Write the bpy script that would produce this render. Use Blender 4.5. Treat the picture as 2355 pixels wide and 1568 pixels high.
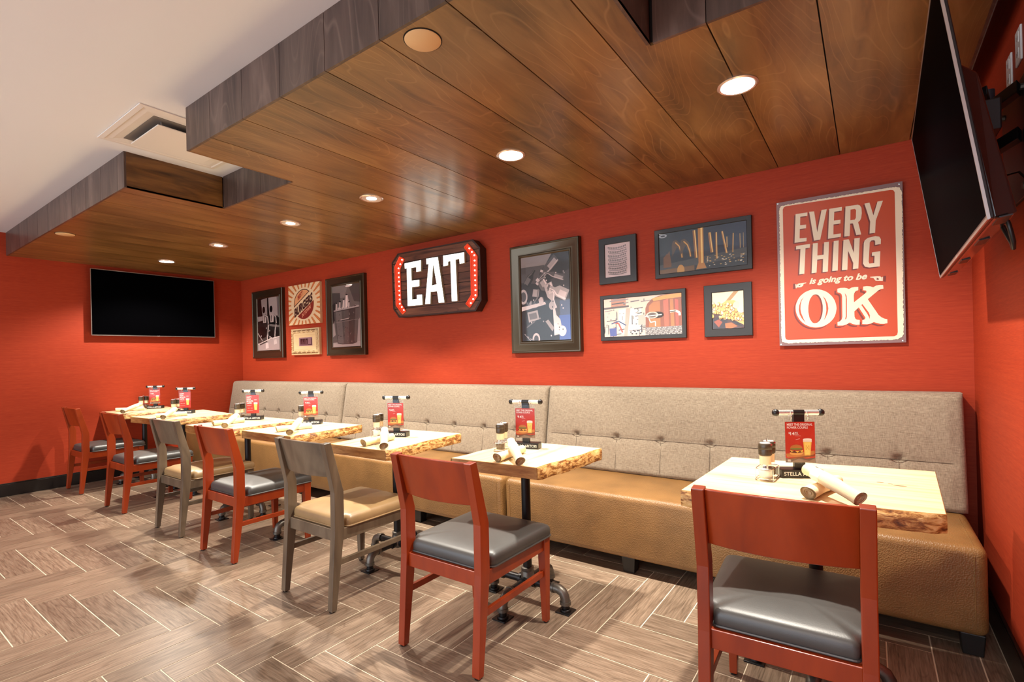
import bpy, bmesh, math, random
from mathutils import Vector, Matrix
random.seed(11)
PI = math.pi
for o in list(bpy.data.objects): bpy.data.objects.remove(o, do_unlink=True)
SCN = bpy.context.scene
COL = SCN.collection

# ------------------------------------------------------------------ camera
CAM = (6.9367, -3.4577, 1.25)
YAW, PITCH, ROLL, FPX = 0.6172, 0.0010, 0.0229, 1157.57
def cam_setup():
    cd = bpy.data.cameras.new('camera'); co = bpy.data.objects.new('camera', cd); COL.objects.link(co)
    cy, sy, cp, sp = math.cos(YAW), math.sin(YAW), math.cos(PITCH), math.sin(PITCH)
    R0 = Vector((cy, sy, 0)); F = Vector((-sy*cp, cy*cp, sp)); U0 = Vector((sy*sp, -cy*sp, cp))
    cr, sr = math.cos(ROLL), math.sin(ROLL)
    R = R0*cr - U0*sr; U = R0*sr + U0*cr
    m = Matrix.Identity(4)
    for i in range(3): m[i][0], m[i][1], m[i][2], m[i][3] = R[i], U[i], -F[i], CAM[i]
    co.matrix_world = m
    cd.sensor_fit = 'HORIZONTAL'; cd.sensor_width = 36; cd.lens = FPX/2355*36; cd.shift_y = 36.48/2355
    cd.clip_start = .02; cd.clip_end = 60
    SCN.camera = co
cam_setup()

# ------------------------------------------------------------------ world, large lights, exposure
W = bpy.data.worlds.new('world'); SCN.world = W; W.use_nodes = True
bg = W.node_tree.nodes['Background']; bg.inputs[0].default_value = (.94, .96, 1.0, 1); bg.inputs[1].default_value = .95
def area(name, loc, rot, sx, sy, e, col):
    d = bpy.data.lights.new(name, 'AREA'); d.shape = 'RECTANGLE'; d.size = sx; d.size_y = sy; d.energy = e; d.color = col
    o = bpy.data.objects.new(name, d); COL.objects.link(o); o.location = loc; o.rotation_euler = rot
    return o
for rx in (.9, 2.9, 4.9, 6.7):      # added fill spots, unseen behind the camera; the right one boosted for the bench
    d = bpy.data.lights.new('added_fill_spot', 'SPOT'); d.energy = 65 if rx < 6 else 150; d.color = (1, .95, .87); d.spot_size = math.radians(140); d.spot_blend = .8; d.shadow_soft_size = .12
    o = bpy.data.objects.new('added_fill_spot', d); COL.objects.link(o); o.location = (rx, -4.5, 2.57)
area('assumed_window_fill', (3.6, -6.9, 1.55), (math.radians(90), 0, 0), 7.0, 2.2, 110, (.76, .88, 1.0))  # assumed window, unseen behind the camera; area light gives cool fill
VS = SCN.view_settings
VS.view_transform = 'Standard'; VS.look = 'None'; VS.gamma = 1; VS.use_curve_mapping = False; VS.exposure = 0.5
SPOT_W = 100; CORE_W = 120

# ------------------------------------------------------------------ room constants
S, C, D1, X1, D2, X2, XJ, PP, WX, X3, D4, SX = 2.369, 2.596, 2.281, 3.161, 1.693, 4.043, 4.305, .3146, 7.372, 6.311, 1.673, 7.285
YB = -7.0; TZ = .755; ZT = [TZ]*7

# ------------------------------------------------------------------ small helpers
def lin(c): return c/12.92 if c <= .04045 else ((c+.055)/1.055)**2.4
def rgb(r, g, b): return (lin(r/255), lin(g/255), lin(b/255), 1)
MATS = {}
def newmat(name):
    m = bpy.data.materials.new(name); m.use_nodes = True; MATS[name] = m
    return m, m.node_tree, m.node_tree.nodes['Principled BSDF']
def nd(nt, t, **kw):
    n = nt.nodes.new(t)
    for k, v in kw.items():
        if k in n.inputs.keys() if isinstance(k, str) else False: n.inputs[k].default_value = v
        else: setattr(n, k, v)
    return n
def plain(name, col, rough=.5, metal=0, coat=0, spec=.5, emit=None, es=0, bump=None):
    if name in MATS: return MATS[name]
    m, nt, p = newmat(name)
    p.inputs['Base Color'].default_value = col; p.inputs['Roughness'].default_value = rough; p.inputs['Metallic'].default_value = metal
    p.inputs['Coat Weight'].default_value = coat; p.inputs['Coat Roughness'].default_value = .12; p.inputs['Specular IOR Level'].default_value = spec
    if emit: p.inputs['Emission Color'].default_value = emit; p.inputs['Emission Strength'].default_value = es
    if bump:
        tc = nt.nodes.new('ShaderNodeTexCoord'); mp = nt.nodes.new('ShaderNodeMapping'); mp.inputs['Scale'].default_value = bump[0]
        nz = nt.nodes.new('ShaderNodeTexNoise'); nz.inputs['Scale'].default_value = bump[1]; nz.inputs['Detail'].default_value = 3
        bp = nt.nodes.new('ShaderNodeBump'); bp.inputs['Strength'].default_value = bump[2]; bp.inputs['Distance'].default_value = .002
        L = nt.links.new
        L(tc.outputs['Object'], mp.inputs[0]); L(mp.outputs[0], nz.inputs['Vector']); L(nz.outputs['Fac'], bp.inputs['Height']); L(bp.outputs[0], p.inputs['Normal'])
    return m
def ramp(nt, stops):
    r = nt.nodes.new('ShaderNodeValToRGB'); e = r.color_ramp.elements
    e[0].position, e[0].color = stops[0]; e[1].position, e[1].color = stops[-1]
    for pos, col in stops[1:-1]:
        x = e.new(pos); x.color = col
    return r
def mth(nt, op, a, b=None):
    n = nt.nodes.new('ShaderNodeMath'); n.operation = op
    for i, v in enumerate((a, b)):
        if v is None: continue
        if isinstance(v, (int, float)): n.inputs[i].default_value = v
        else: nt.links.new(v, n.inputs[i])
    return n.outputs[0]
def mixc(nt, mode, fac, a, b):
    n = nt.nodes.new('ShaderNodeMix'); n.data_type = 'RGBA'; n.blend_type = mode
    for s, v in ((0, fac), (6, a), (7, b)):
        if isinstance(v, (int, float)) : n.inputs[s].default_value = v
        elif isinstance(v, tuple): n.inputs[s].default_value = v
        else: nt.links.new(v, n.inputs[s])
    return n.outputs[2]
def wood(name, dark, mid, light, scale=(1, 1, 1), cont=(1, 1, 1), lines=10, line_col=None, line_fac=.5, rough=.4, coat=0, vary=.25, bump=.15, blotch=.25, fine=1.0):
    """grain from stretched noise, cathedral lines from contours of a slower noise, tone varied per object"""
    m, nt, p = newmat(name); L = nt.links.new
    tc = nt.nodes.new('ShaderNodeTexCoord'); oi = nt.nodes.new('ShaderNodeObjectInfo')
    off = nt.nodes.new('ShaderNodeVectorMath'); off.operation = 'SCALE'; off.inputs[0].default_value = (7.3, 11.9, 5.1); L(oi.outputs['Random'], off.inputs['Scale'])
    add = nt.nodes.new('ShaderNodeVectorMath'); L(tc.outputs['Object'], add.inputs[0]); L(off.outputs[0], add.inputs[1])
    def noise(sc, s, det, dist=0, rg=.55):
        mp = nt.nodes.new('ShaderNodeMapping'); mp.inputs['Scale'].default_value = sc; L(add.outputs[0], mp.inputs[0])
        n = nt.nodes.new('ShaderNodeTexNoise'); n.inputs['Scale'].default_value = s; n.inputs['Detail'].default_value = det; n.inputs['Distortion'].default_value = dist; n.inputs['Roughness'].default_value = rg
        L(mp.outputs[0], n.inputs['Vector']); return n.outputs['Fac']
    g = noise(scale, 1, 5, .4, .6)
    r = ramp(nt, [(.30, dark), (.5, mid), (.70, light)]); L(g, r.inputs[0])
    ct = noise(cont, 1, 1.5, .2, .4)
    fr = mth(nt, 'FRACT', mth(nt, 'MULTIPLY', ct, lines))
    tri = mth(nt, 'ABSOLUTE', mth(nt, 'SUBTRACT', fr, .5))
    lr = ramp(nt, [(.0, (1, 1, 1, 1)), (.13*fine, (0, 0, 0, 1))]); L(tri, lr.inputs[0])
    col = mixc(nt, 'MIX', mth(nt, 'MULTIPLY', lr.outputs[0], line_fac), r.outputs[0], line_col or dark)
    bl = noise((1, 1, 1), 1.3, 2)
    br = ramp(nt, [(.3, (1-blotch, 1-blotch, 1-blotch, 1)), (.7, (1, 1, 1, 1))]); L(bl, br.inputs[0])
    col = mixc(nt, 'MULTIPLY', 1.0, col, br.outputs[0])
    v = mth(nt, 'ADD', mth(nt, 'MULTIPLY', oi.outputs['Random'], vary), 1-vary*.5)
    hs = nt.nodes.new('ShaderNodeHueSaturation'); L(col, hs.inputs['Color']); L(v, hs.inputs['Value'])
    L(hs.outputs[0], p.inputs['Base Color'])
    p.inputs['Roughness'].default_value = rough; p.inputs['Coat Weight'].default_value = coat; p.inputs['Coat Roughness'].default_value = .2
    bp = nt.nodes.new('ShaderNodeBump'); bp.inputs['Strength'].default_value = bump; bp.inputs['Distance'].default_value = .002; L(g, bp.inputs['Height']); L(bp.outputs[0], p.inputs['Normal'])
    return m
def glassy(name, tint=(1, 1, 1, 1), gloss=.1, rough=.03):
    m, nt, p = newmat(name); nt.nodes.remove(p); L = nt.links.new
    t = nt.nodes.new('ShaderNodeBsdfTransparent'); t.inputs[0].default_value = tint
    g = nt.nodes.new('ShaderNodeBsdfGlossy'); g.inputs['Roughness'].default_value = rough
    lw = nt.nodes.new('ShaderNodeFresnel'); lw.inputs[0].default_value = 1.45
    mx = nt.nodes.new('ShaderNodeMixShader'); ge = nt.nodes.new('ShaderNodeNewGeometry'); f = mth(nt, 'MULTIPLY', mth(nt, 'ADD', lw.outputs[0], gloss*.3), mth(nt, 'SUBTRACT', 1.0, ge.outputs['Backfacing']))
    L(f, mx.inputs[0]); L(t.outputs[0], mx.inputs[1]); L(g.outputs[0], mx.inputs[2])
    L(mx.outputs[0], nt.nodes['Material Output'].inputs[0]); return m

# ------------------------------------------------------------------ materials
def m_wall():
    m, nt, p = newmat('red_grasscloth'); L = nt.links.new
    tc = nt.nodes.new('ShaderNodeTexCoord')
    def nz(sc, s, d):
        mp = nt.nodes.new('ShaderNodeMapping'); mp.inputs['Scale'].default_value = sc; L(tc.outputs['Object'], mp.inputs[0])
        n = nt.nodes.new('ShaderNodeTexNoise'); n.inputs['Scale'].default_value = s; n.inputs['Detail'].default_value = d; L(mp.outputs[0], n.inputs['Vector']); return n.outputs['Fac']
    a = nz((16, 16, 560), 1, 3); b = nz((2.5, 2.5, 130), 1, 2)
    s = mth(nt, 'ADD', mth(nt, 'MULTIPLY', a, .65), mth(nt, 'MULTIPLY', b, .35))
    r = ramp(nt, [(.35, rgb(156, 48, 21)), (.5, rgb(166, 55, 25)), (.65, rgb(177, 64, 31))]); L(s, r.inputs[0]); L(r.outputs[0], p.inputs['Base Color'])
    p.inputs['Roughness'].default_value = .62; p.inputs['Specular IOR Level'].default_value = .3
    bp = nt.nodes.new('ShaderNodeBump'); bp.inputs['Strength'].default_value = .18; bp.inputs['Distance'].default_value = .002; L(a, bp.inputs['Height']); L(bp.outputs[0], p.inputs['Normal'])
    return m
WALL = m_wall()
CEIL = plain('white_ceiling_paint', rgb(238, 238, 238), .85)
BLACKB = plain('black_baseboard', rgb(30, 27, 25), .3)
DARK = plain('dark_gap', rgb(18, 13, 10), .9)
GROUT = plain('grout', rgb(226, 212, 186), .8, bump=((1, 1, 1), 90, .3))
TILE = wood('wood_look_tile', rgb(98, 82, 67), rgb(136, 115, 96), rgb(158, 137, 117), (8, 150, 150), (1.3, 10, 10), 9, rgb(88, 70, 55), .42, .32, 0, .3, .12, .22, .8)
SOFF = wood('soffit_plank_stain', rgb(100, 74, 38), rgb(142, 106, 58), rgb(164, 126, 74), (11, 1.5, 11), (4.6, .95, 4), 22, rgb(182, 144, 94), .5, .34, .4, .22, .05, .55, .75)
FASC = wood('fascia_shaded_stain', rgb(58, 43, 38), rgb(84, 65, 57), rgb(106, 86, 76), (11, 11, 1.7), (4.6, 4.6, .9), 14, rgb(130, 108, 96), .35, .42, .2, .25, .1, .35, .8)  # soffit plank stain darkened and greyed: shade on these faces put into colour
FASCX = wood('notch_panel_stain', rgb(70, 42, 16), rgb(120, 80, 34), rgb(148, 104, 50), (9, 2.2, 22), (3, .9, 5), 9, rgb(60, 36, 16), .3, .4, .2, .1, .1, .4)
CHRED = wood('red_stained_wood', rgb(126, 39, 5), rgb(144, 49, 8), rgb(158, 57, 12), (7, 7, 1.4), (3, 3, .8), 5, rgb(104, 26, 8), .25, .36, .1, .1, .03, .12)
CHGRY = wood('grey_brown_stained_wood', rgb(80, 66, 52), rgb(104, 88, 70), rgb(122, 106, 86), (9, 9, 1.6), (3, 3, .8), 7, rgb(72, 58, 46), .35, .38, .15, .1, .05, .2)
def vinyl(name, col, rough, bs, bst):
    m, nt, p = newmat(name); L = nt.links.new
    tc = nt.nodes.new('ShaderNodeTexCoord'); v = nt.nodes.new('ShaderNodeTexVoronoi'); v.inputs['Scale'].default_value = bs; L(tc.outputs['Object'], v.inputs['Vector'])
    n = nt.nodes.new('ShaderNodeTexNoise'); n.inputs['Scale'].default_value = 6; n.inputs['Detail'].default_value = 4; L(tc.outputs['Object'], n.inputs['Vector'])
    d = tuple(c*.72 for c in col[:3])+(1,)
    r = ramp(nt, [(.3, d), (.65, col)]); L(n.outputs['Fac'], r.inputs[0]); L(r.outputs[0], p.inputs['Base Color'])
    p.inputs['Roughness'].default_value = rough
    bp = nt.nodes.new('ShaderNodeBump'); bp.inputs['Strength'].default_value = bst; bp.inputs['Distance'].default_value = .002; L(v.outputs['Distance'], bp.inputs['Height']); L(bp.outputs[0], p.inputs['Normal'])
    return m
VBLK = vinyl('black_vinyl', rgb(66, 65, 63), .44, 260, .06)
VBLK.node_tree.nodes['Principled BSDF'].inputs['Specular IOR Level'].default_value = .8
VTAN = vinyl('tan_vinyl', rgb(160, 130, 90), .36, 260, .1)
LEATH = vinyl('tan_bench_leather', rgb(142, 103, 58), .42, 170, .55)
def m_fabric():
    m, nt, p = newmat('oatmeal_weave'); L = nt.links.new
    tc = nt.nodes.new('ShaderNodeTexCoord')
    def nz(sc):
        mp = nt.nodes.new('ShaderNodeMapping'); mp.inputs['Scale'].default_value = sc; L(tc.outputs['Object'], mp.inputs[0])
        n = nt.nodes.new('ShaderNodeTexNoise'); n.inputs['Scale'].default_value = 1; n.inputs['Detail'].default_value = 2; L(mp.outputs[0], n.inputs['Vector']); return n.outputs['Fac']
    h = nz((42, 42, 760)); v = nz((760, 150, 42))
    s = mth(nt, 'ADD', mth(nt, 'MULTIPLY', h, .55), mth(nt, 'MULTIPLY', v, .45))
    r = ramp(nt, [(.34, rgb(116, 102, 86)), (.5, rgb(150, 135, 115)), (.66, rgb(176, 162, 140))]); L(s, r.inputs[0]); L(r.outputs[0], p.inputs['Base Color'])
    p.inputs['Roughness'].default_value = .9; p.inputs['Specular IOR Level'].default_value = .2; p.inputs['Sheen Weight'].default_value = .15
    bp = nt.nodes.new('ShaderNodeBump'); bp.inputs['Strength'].default_value = .3; bp.inputs['Distance'].default_value = .0015; L(s, bp.inputs['Height']); L(bp.outputs[0], p.inputs['Normal'])
    return m
FABR = m_fabric()
TBL = wood('pale_pine_slab', rgb(216, 186, 134), rgb(236, 216, 174), rgb(242, 226, 190), (16, 1.1, 16), (6, .5, 6), 6, rgb(198, 158, 100), .3, .3, .35, .06, .03, .08)
TBLX = wood('pale_pine_slab_lengthwise', rgb(216, 186, 134), rgb(236, 216, 174), rgb(242, 226, 190), (1.1, 16, 16), (.5, 6, 6), 6, rgb(198, 158, 100), .3, .3, .35, .06, .03, .08)
def m_bark():
    m, nt, p = newmat('live_edge_bark'); L = nt.links.new
    tc = nt.nodes.new('ShaderNodeTexCoord'); oi = nt.nodes.new('ShaderNodeObjectInfo')
    mp = nt.nodes.new('ShaderNodeMapping'); mp.inputs['Scale'].default_value = (14, 14, 40); L(tc.outputs['Object'], mp.inputs[0]); 
    n = nt.nodes.new('ShaderNodeTexNoise'); n.noise_dimensions = '4D'; n.inputs['Scale'].default_value = 1.6; n.inputs['Detail'].default_value = 5; n.inputs['Roughness'].default_value = .65; n.inputs['Distortion'].default_value = .6
    L(mp.outputs[0], n.inputs['Vector']); L(mth(nt, 'MULTIPLY', oi.outputs['Random'], 20), n.inputs['W'])
    r = ramp(nt, [(.36, rgb(92, 52, 22)), (.46, rgb(150, 96, 42)), (.54, rgb(206, 160, 94)), (.68, rgb(226, 190, 130))]); L(n.outputs['Fac'], r.inputs[0]); L(r.outputs[0], p.inputs['Base Color'])
    p.inputs['Roughness'].default_value = .5
    bp = nt.nodes.new('ShaderNodeBump'); bp.inputs['Strength'].default_value = .7; bp.inputs['Distance'].default_value = .006; L(n.outputs['Fac'], bp.inputs['Height']); L(bp.outputs[0], p.inputs['Normal'])
    return m
BARK = m_bark()
ENDG = wood('sawn_slab_side', rgb(150, 100, 50), rgb(184, 134, 76), rgb(204, 158, 98), (9, 9, 60), (4, 4, 22), 8, rgb(140, 90, 44), .4, .4, .1, .1, .05, .2)
SEAM = plain('seam_thread', rgb(84, 70, 57), .9)
KNOT = plain('wood_knot', rgb(132, 88, 48), .5)
PIPE = plain('black_iron_pipe', rgb(52, 50, 50), .38, .85, bump=((1, 1, 1), 60, .15))
FITT = plain('cast_iron_fitting', rgb(112, 106, 98), .42, .8, bump=((1, 1, 1), 140, .3))
CHROME = plain('chrome', rgb(225, 225, 225), .1, 1)
BARM = plain('polished_bar', rgb(232, 230, 226), .22, .75)
REFL = plain('white_reflector', rgb(236, 230, 222), .25, .2)
SILVER = plain('brushed_silver', rgb(190, 188, 184), .3, .9)
BLKPL = plain('black_plastic', rgb(24, 22, 21), .35)
BLKMT = plain('black_powder_coat', rgb(20, 19, 20), .45)
BRZ = plain('dark_bronze_frame', rgb(78, 67, 50), .32, .75, .3)
FBLK = plain('flat_black_frame', rgb(40, 37, 36), .5, 0, .1)
CREAMF = plain('antique_cream_frame', rgb(222, 192, 144), .6, bump=((1, 1, 1), 60, .4))
SCREEN = plain('tv_screen', rgb(3, 3, 4), .3, 0, 0, .06)
TVBACK = plain('tv_glossy_back', rgb(38, 28, 26), .16, .0, .6)
WHT = plain('white_plastic', rgb(232, 228, 222), .4)
DIFFW = plain('white_enamel', rgb(232, 226, 218), .45)
IVORY = plain('ivory_cover', rgb(226, 190, 140), .5)
LENS = plain('downlight_lens', (1, 1, 1, 1), .4, emit=(1, .94, .86, 1), es=14)
LETTER = plain('lit_letter_face', rgb(250, 250, 240), .4, emit=(.93, 1, .93, 1), es=1.35)
LETSIDE = plain('letter_return', rgb(168, 160, 136), .5)
BRRED = plain('red_channel', rgb(226, 62, 30), .35, emit=(1, .12, .04, 1), es=.14)
BULB = plain('lit_bulb', (1, 1, 1, 1), .4, emit=(1, .85, .72, 1), es=3.2)
NAPK = plain('cream_linen', rgb(224, 204, 166), .85, bump=((1, 1, 1), 300, .25))
PAPER = plain('paper_band', rgb(244, 232, 208), .7)
PANE = glassy('picture_glass', gloss=0)
CLEAR = glassy('clear_acrylic', (.96, .97, .99, 1), 0, .1)
SCREEN.node_tree.nodes['Principled BSDF'].inputs['IOR'].default_value = 1.03
JAR = glassy('jar_glass', (.95, .96, .96, 1), .2, .04)
SALT = plain('salt_grains', rgb(244, 238, 226), .9)
PEPP = plain('peppercorns', rgb(96, 72, 48), .8, bump=((1, 1, 1), 300, 1))
LABELM = plain('shaker_label', rgb(238, 214, 176), .6)
CAPM = plain('grinder_cap', rgb(70, 59, 44), .35)
SIGNW = wood('sign_board_dark', rgb(70, 40, 28), rgb(108, 66, 48), rgb(136, 90, 68), (2.2, 18, 22), (.9, 5, 6), 9, rgb(30, 14, 10), .5, .45, .1, .35, .2, .35)
SIGNE = plain('sign_edge_brown', rgb(52, 34, 28), .5)
MAUVE = plain('sign_metal_edge', rgb(138, 108, 106), .4, .3)

# ------------------------------------------------------------------ geometry builder
class MB:
    def __init__(s): s.v = []; s.f = []; s.m = []; s.cur = 0
    def mat(s, i): s.cur = i; return s
    def add(s, vs, fs):
        b = len(s.v); s.v += [tuple(v) for v in vs]; s.f += [tuple(i+b for i in f) for f in fs]; s.m += [s.cur]*len(fs); return s
    def box(s, x0, x1, y0, y1, z0, z1):
        return s.add([(x0,y0,z0),(x1,y0,z0),(x1,y1,z0),(x0,y1,z0),(x0,y0,z1),(x1,y0,z1),(x1,y1,z1),(x0,y1,z1)],
                     [(0,3,2,1),(4,5,6,7),(0,1,5,4),(1,2,6,5),(2,3,7,6),(3,0,4,7)])
    def hexa(s, b, t):      # two quads (bottom, top), both counter-clockwise from above
        return s.add(list(b)+list(t), [(3,2,1,0),(4,5,6,7),(0,1,5,4),(1,2,6,5),(2,3,7,6),(3,0,4,7)])
    def prism(s, poly, d0, d1, ax='y'):   # poly in the plane across ax
        def P(a, b, d): return (d, a, b) if ax == 'x' else ((a, d, b) if ax == 'y' else (a, b, d))
        n = len(poly); vs = [P(a, b, d0) for a, b in poly]+[P(a, b, d1) for a, b in poly]
        fs = [tuple(range(n)), tuple(range(2*n-1, n-1, -1))]+[(i, i+n, (i+1) % n+n, (i+1) % n) for i in range(n)]
        return s.add(vs, fs)
    def tube(s, pts, r, seg=10, closed=False, cap=True):
        pts = [Vector(p) for p in pts]; n = len(pts); rs = r if isinstance(r, (list, tuple)) else [r]*n
        rings = []; up = None
        for i, p in enumerate(pts):
            if closed: t = (pts[(i+1) % n]-pts[i-1])
            else: t = pts[min(i+1, n-1)]-pts[max(i-1, 0)]
            t.normalize()
            if up is None: up = Vector((0, 0, 1)) if abs(t.z) < .9 else Vector((1, 0, 0))
            a = t.cross(up); 
            if a.length < 1e-6: a = t.cross(Vector((.3, 1, .2)))
            a.normalize(); b = a.cross(t); up = b
            rings.append([p+a*math.cos(2*PI*k/seg)*rs[i]+b*math.sin(2*PI*k/seg)*rs[i] for k in range(seg)])
        vs = [v for q in rings for v in q]; fs = []
        for i in range(n if closed else n-1):
            j = (i+1) % n
            for k in range(seg): fs.append((i*seg+k, i*seg+(k+1) % seg, j*seg+(k+1) % seg, j*seg+k))
        if cap and not closed: fs += [tuple(range(seg-1, -1, -1)), tuple((n-1)*seg+k for k in range(seg))]
        return s.add(vs, fs)
    def lathe(s, prof, c=(0, 0, 0), seg=20, cap=True):    # prof: (r, z)
        vs = []; fs = []
        for r, z in prof: vs += [(c[0]+r*math.cos(2*PI*k/seg), c[1]+r*math.sin(2*PI*k/seg), c[2]+z) for k in range(seg)]
        for i in range(len(prof)-1):
            for k in range(seg): fs.append((i*seg+k, i*seg+(k+1) % seg, (i+1)*seg+(k+1) % seg, (i+1)*seg+k))
        if cap: fs += [tuple(range(seg-1, -1, -1)), tuple((len(prof)-1)*seg+k for k in range(seg))]
        return s.add(vs, fs)
    def ball(s, c, r, seg=12, sq=1):
        n = seg//2; return s.lathe([(max(r*math.sin(PI*i/n), 1e-5), -r*sq*math.cos(PI*i/n)) for i in range(n+1)], c, seg, False)
    def build(s, name, mats, parent=None, smooth=None, bevel=0, seg=2, loc=None):
        me = bpy.data.meshes.new(name); me.from_pydata(s.v, [], s.f)
        mats = mats if isinstance(mats, (list, tuple)) else [mats]
        for m in mats: me.materials.append(m)
        if len(mats) > 1: me.polygons.foreach_set('material_index', s.m)
        me.update()
        bm = bmesh.new(); bm.from_mesh(me); bmesh.ops.remove_doubles(bm, verts=bm.verts, dist=1e-6); bmesh.ops.recalc_face_normals(bm, faces=bm.faces); bm.to_mesh(me); bm.free()
        if smooth is not None:
            me.polygons.foreach_set('use_smooth', [True]*len(me.polygons)); me.set_sharp_from_angle(angle=math.radians(smooth))
        return link(name, me, parent, bevel, seg, loc)
def link(name, me, parent=None, bevel=0, seg=2, loc=None):
    o = bpy.data.objects.new(name, me); COL.objects.link(o); o.parent = parent
    if loc: o.location = loc
    if bevel:
        b = o.modifiers.new('bevel', 'BEVEL'); b.width = bevel; b.segments = seg; b.limit_method = 'ANGLE'; b.angle_limit = math.radians(35)
    return o
def tag(o, label, cat=None, group=None, kind=None):
    o['label'] = label
    if cat: o['category'] = cat
    if group: o['group'] = group
    if kind: o['kind'] = kind
    return o
def thing(name, label, cat, loc=(0, 0, 0), rz=0, group=None):
    o = bpy.data.objects.new(name, None); COL.objects.link(o); o.location = loc; o.rotation_euler = (0, 0, rz); o.empty_display_size = .1
    return tag(o, label, cat, group)
KIDS = {}
def kids(o): return [c for c in bpy.data.objects if c.parent == o]
def dup(root, loc, rz, label, group=None):
    r = root.copy(); COL.objects.link(r); r.location = loc; r.rotation_euler = (0, 0, rz); r['label'] = label
    if group: r['group'] = group
    def rec(src, dst):
        for ch in kids(src):
            c = ch.copy(); COL.objects.link(c); c.parent = dst; rec(ch, c)
    rec(root, r); return r
_text = {}
def text_polys(s, bold=0, shear=0, space=1):
    """built-in font outlines as triangles: (verts, faces), normalised to cap height of the line = 1, left aligned at 0"""
    k = (s, bold, shear, space)
    if k in _text: return _text[k]
    cu = bpy.data.curves.new('t', 'FONT'); cu.body = s; cu.size = 1; cu.offset = bold; cu.shear = shear; cu.space_character = space; cu.resolution_u = 3
    ob = bpy.data.objects.new('t', cu); COL.objects.link(ob); bpy.context.view_layer.update()
    me = bpy.data.meshes.new_from_object(ob.evaluated_get(bpy.context.evaluated_depsgraph_get()))
    vs = [tuple(v.co) for v in me.vertices]; fs = [tuple(p.vertices) for p in me.polygons]
    bpy.data.objects.remove(ob); bpy.data.curves.remove(cu); bpy.data.meshes.remove(me)
    x0 = min(v[0] for v in vs); x1 = max(v[0] for v in vs); y0 = min(v[1] for v in vs); y1 = max(v[1] for v in vs)
    _text[k] = (vs, fs, x0, x1, y0, y1); return _text[k]
INKS = {}
def ink(c, rough=.5):
    k = (tuple(c), rough)
    if k not in INKS: INKS[k] = plain('print_%d_%d_%d' % tuple(c)+('' if rough == .5 else '_g'), rgb(*c), rough)
    return INKS[k]
class Print:
    """flat print: stacked polygons in local x,z facing -y; each later layer a hair nearer the viewer"""
    def __init__(s, y=0, step=.00012, rough=.5): s.mb = MB(); s.y = y; s.step = step; s.inks = []; s.n = 0; s.rough = rough
    def _ink(s, c):
        m = c if not isinstance(c, tuple) else ink(c, s.rough)
        if m not in s.inks: s.inks.append(m)
        s.mb.mat(s.inks.index(m))
    def poly(s, pts, c, new=True):
        s._ink(c); y = s.y-s.step*s.n; s.n += 1 if new else 0
        s.mb.add([(a, y, b) for a, b in pts], [tuple(range(len(pts)))]); return s
    def rect(s, x0, x1, z0, z1, c): return s.poly([(x0, z0), (x1, z0), (x1, z1), (x0, z1)], c)
    def ell(s, cx, cz, rx, rz, c, n=20, a0=0, a1=2*PI):
        full = abs(a1-a0-2*PI) < 1e-6
        k = n if full else n+1
        return s.poly([(cx+rx*math.cos(a0+(a1-a0)*i/n), cz+rz*math.sin(a0+(a1-a0)*i/n)) for i in range(k)], c)
    def line(s, p, q, w, c):
        d = Vector((q[0]-p[0], q[1]-p[1])); d.normalize(); nx, nz = -d.y*w/2, d.x*w/2
        return s.poly([(p[0]+nx, p[1]+nz), (q[0]+nx, q[1]+nz), (q[0]-nx, q[1]-nz), (p[0]-nx, p[1]-nz)], c)
    def text(s, t, x, z, w, h, c, bold=0, shear=0, rot=0, space=1):
        vs, fs, x0, x1, y0, y1 = text_polys(t, bold, shear, space); s._ink(c); y = s.y-s.step*s.n; s.n += 1
        ca, sa = math.cos(rot), math.sin(rot); out = []
        for v in vs:
            a = (v[0]-x0)/(x1-x0)*w; b = (v[1]-y0)/(y1-y0)*h
            out.append((x+a*ca-b*sa, y, z+a*sa+b*ca))
        s.mb.add(out, fs); return s
    def build(s, name, parent):
        me = bpy.data.meshes.new(name); me.from_pydata(s.mb.v, [], s.mb.f)
        for m in s.inks: me.materials.append(m)
        me.polygons.foreach_set('material_index', s.mb.m); me.update()
        bm = bmesh.new(); bm.from_mesh(me)
        for f in bm.faces:
            f.normal_update()
            if f.normal.y > 0: f.normal_flip()
        bm.to_mesh(me); bm.free()
        return link(name, me, parent)
def clip(poly, a, b, c):      # keep a*x+b*y <= c
    out = []
    for i in range(len(poly)):
        p, q = poly[i-1], poly[i]; dp, dq = a*p[0]+b*p[1]-c, a*q[0]+b*q[1]-c
        if (dp <= 0) != (dq <= 0):
            t = dp/(dp-dq); out.append((p[0]+(q[0]-p[0])*t, p[1]+(q[1]-p[1])*t))
        if dq <= 0: out.append(q)
    return out
def cliprect(poly, x0, x1, y0, y1):
    for a, b, c in ((-1, 0, -x0), (1, 0, x1), (0, -1, -y0), (0, 1, y1)):
        if len(poly) < 3: return []
        poly = clip(poly, a, b, c)
    return poly
def in_view(x, y, z, m=30):
    dx, dy, dz = x-CAM[0], y-CAM[1], z-CAM[2]
    fw = -dx*math.sin(YAW)+dy*math.cos(YAW)
    if fw < .05: return None
    px = 1177.5+FPX*(dx*math.cos(YAW)+dy*math.sin(YAW))/fw; py = 820-FPX*dz/fw
    return fw if -m < px < 2355+m and -m < py < 1568+m else None

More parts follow.
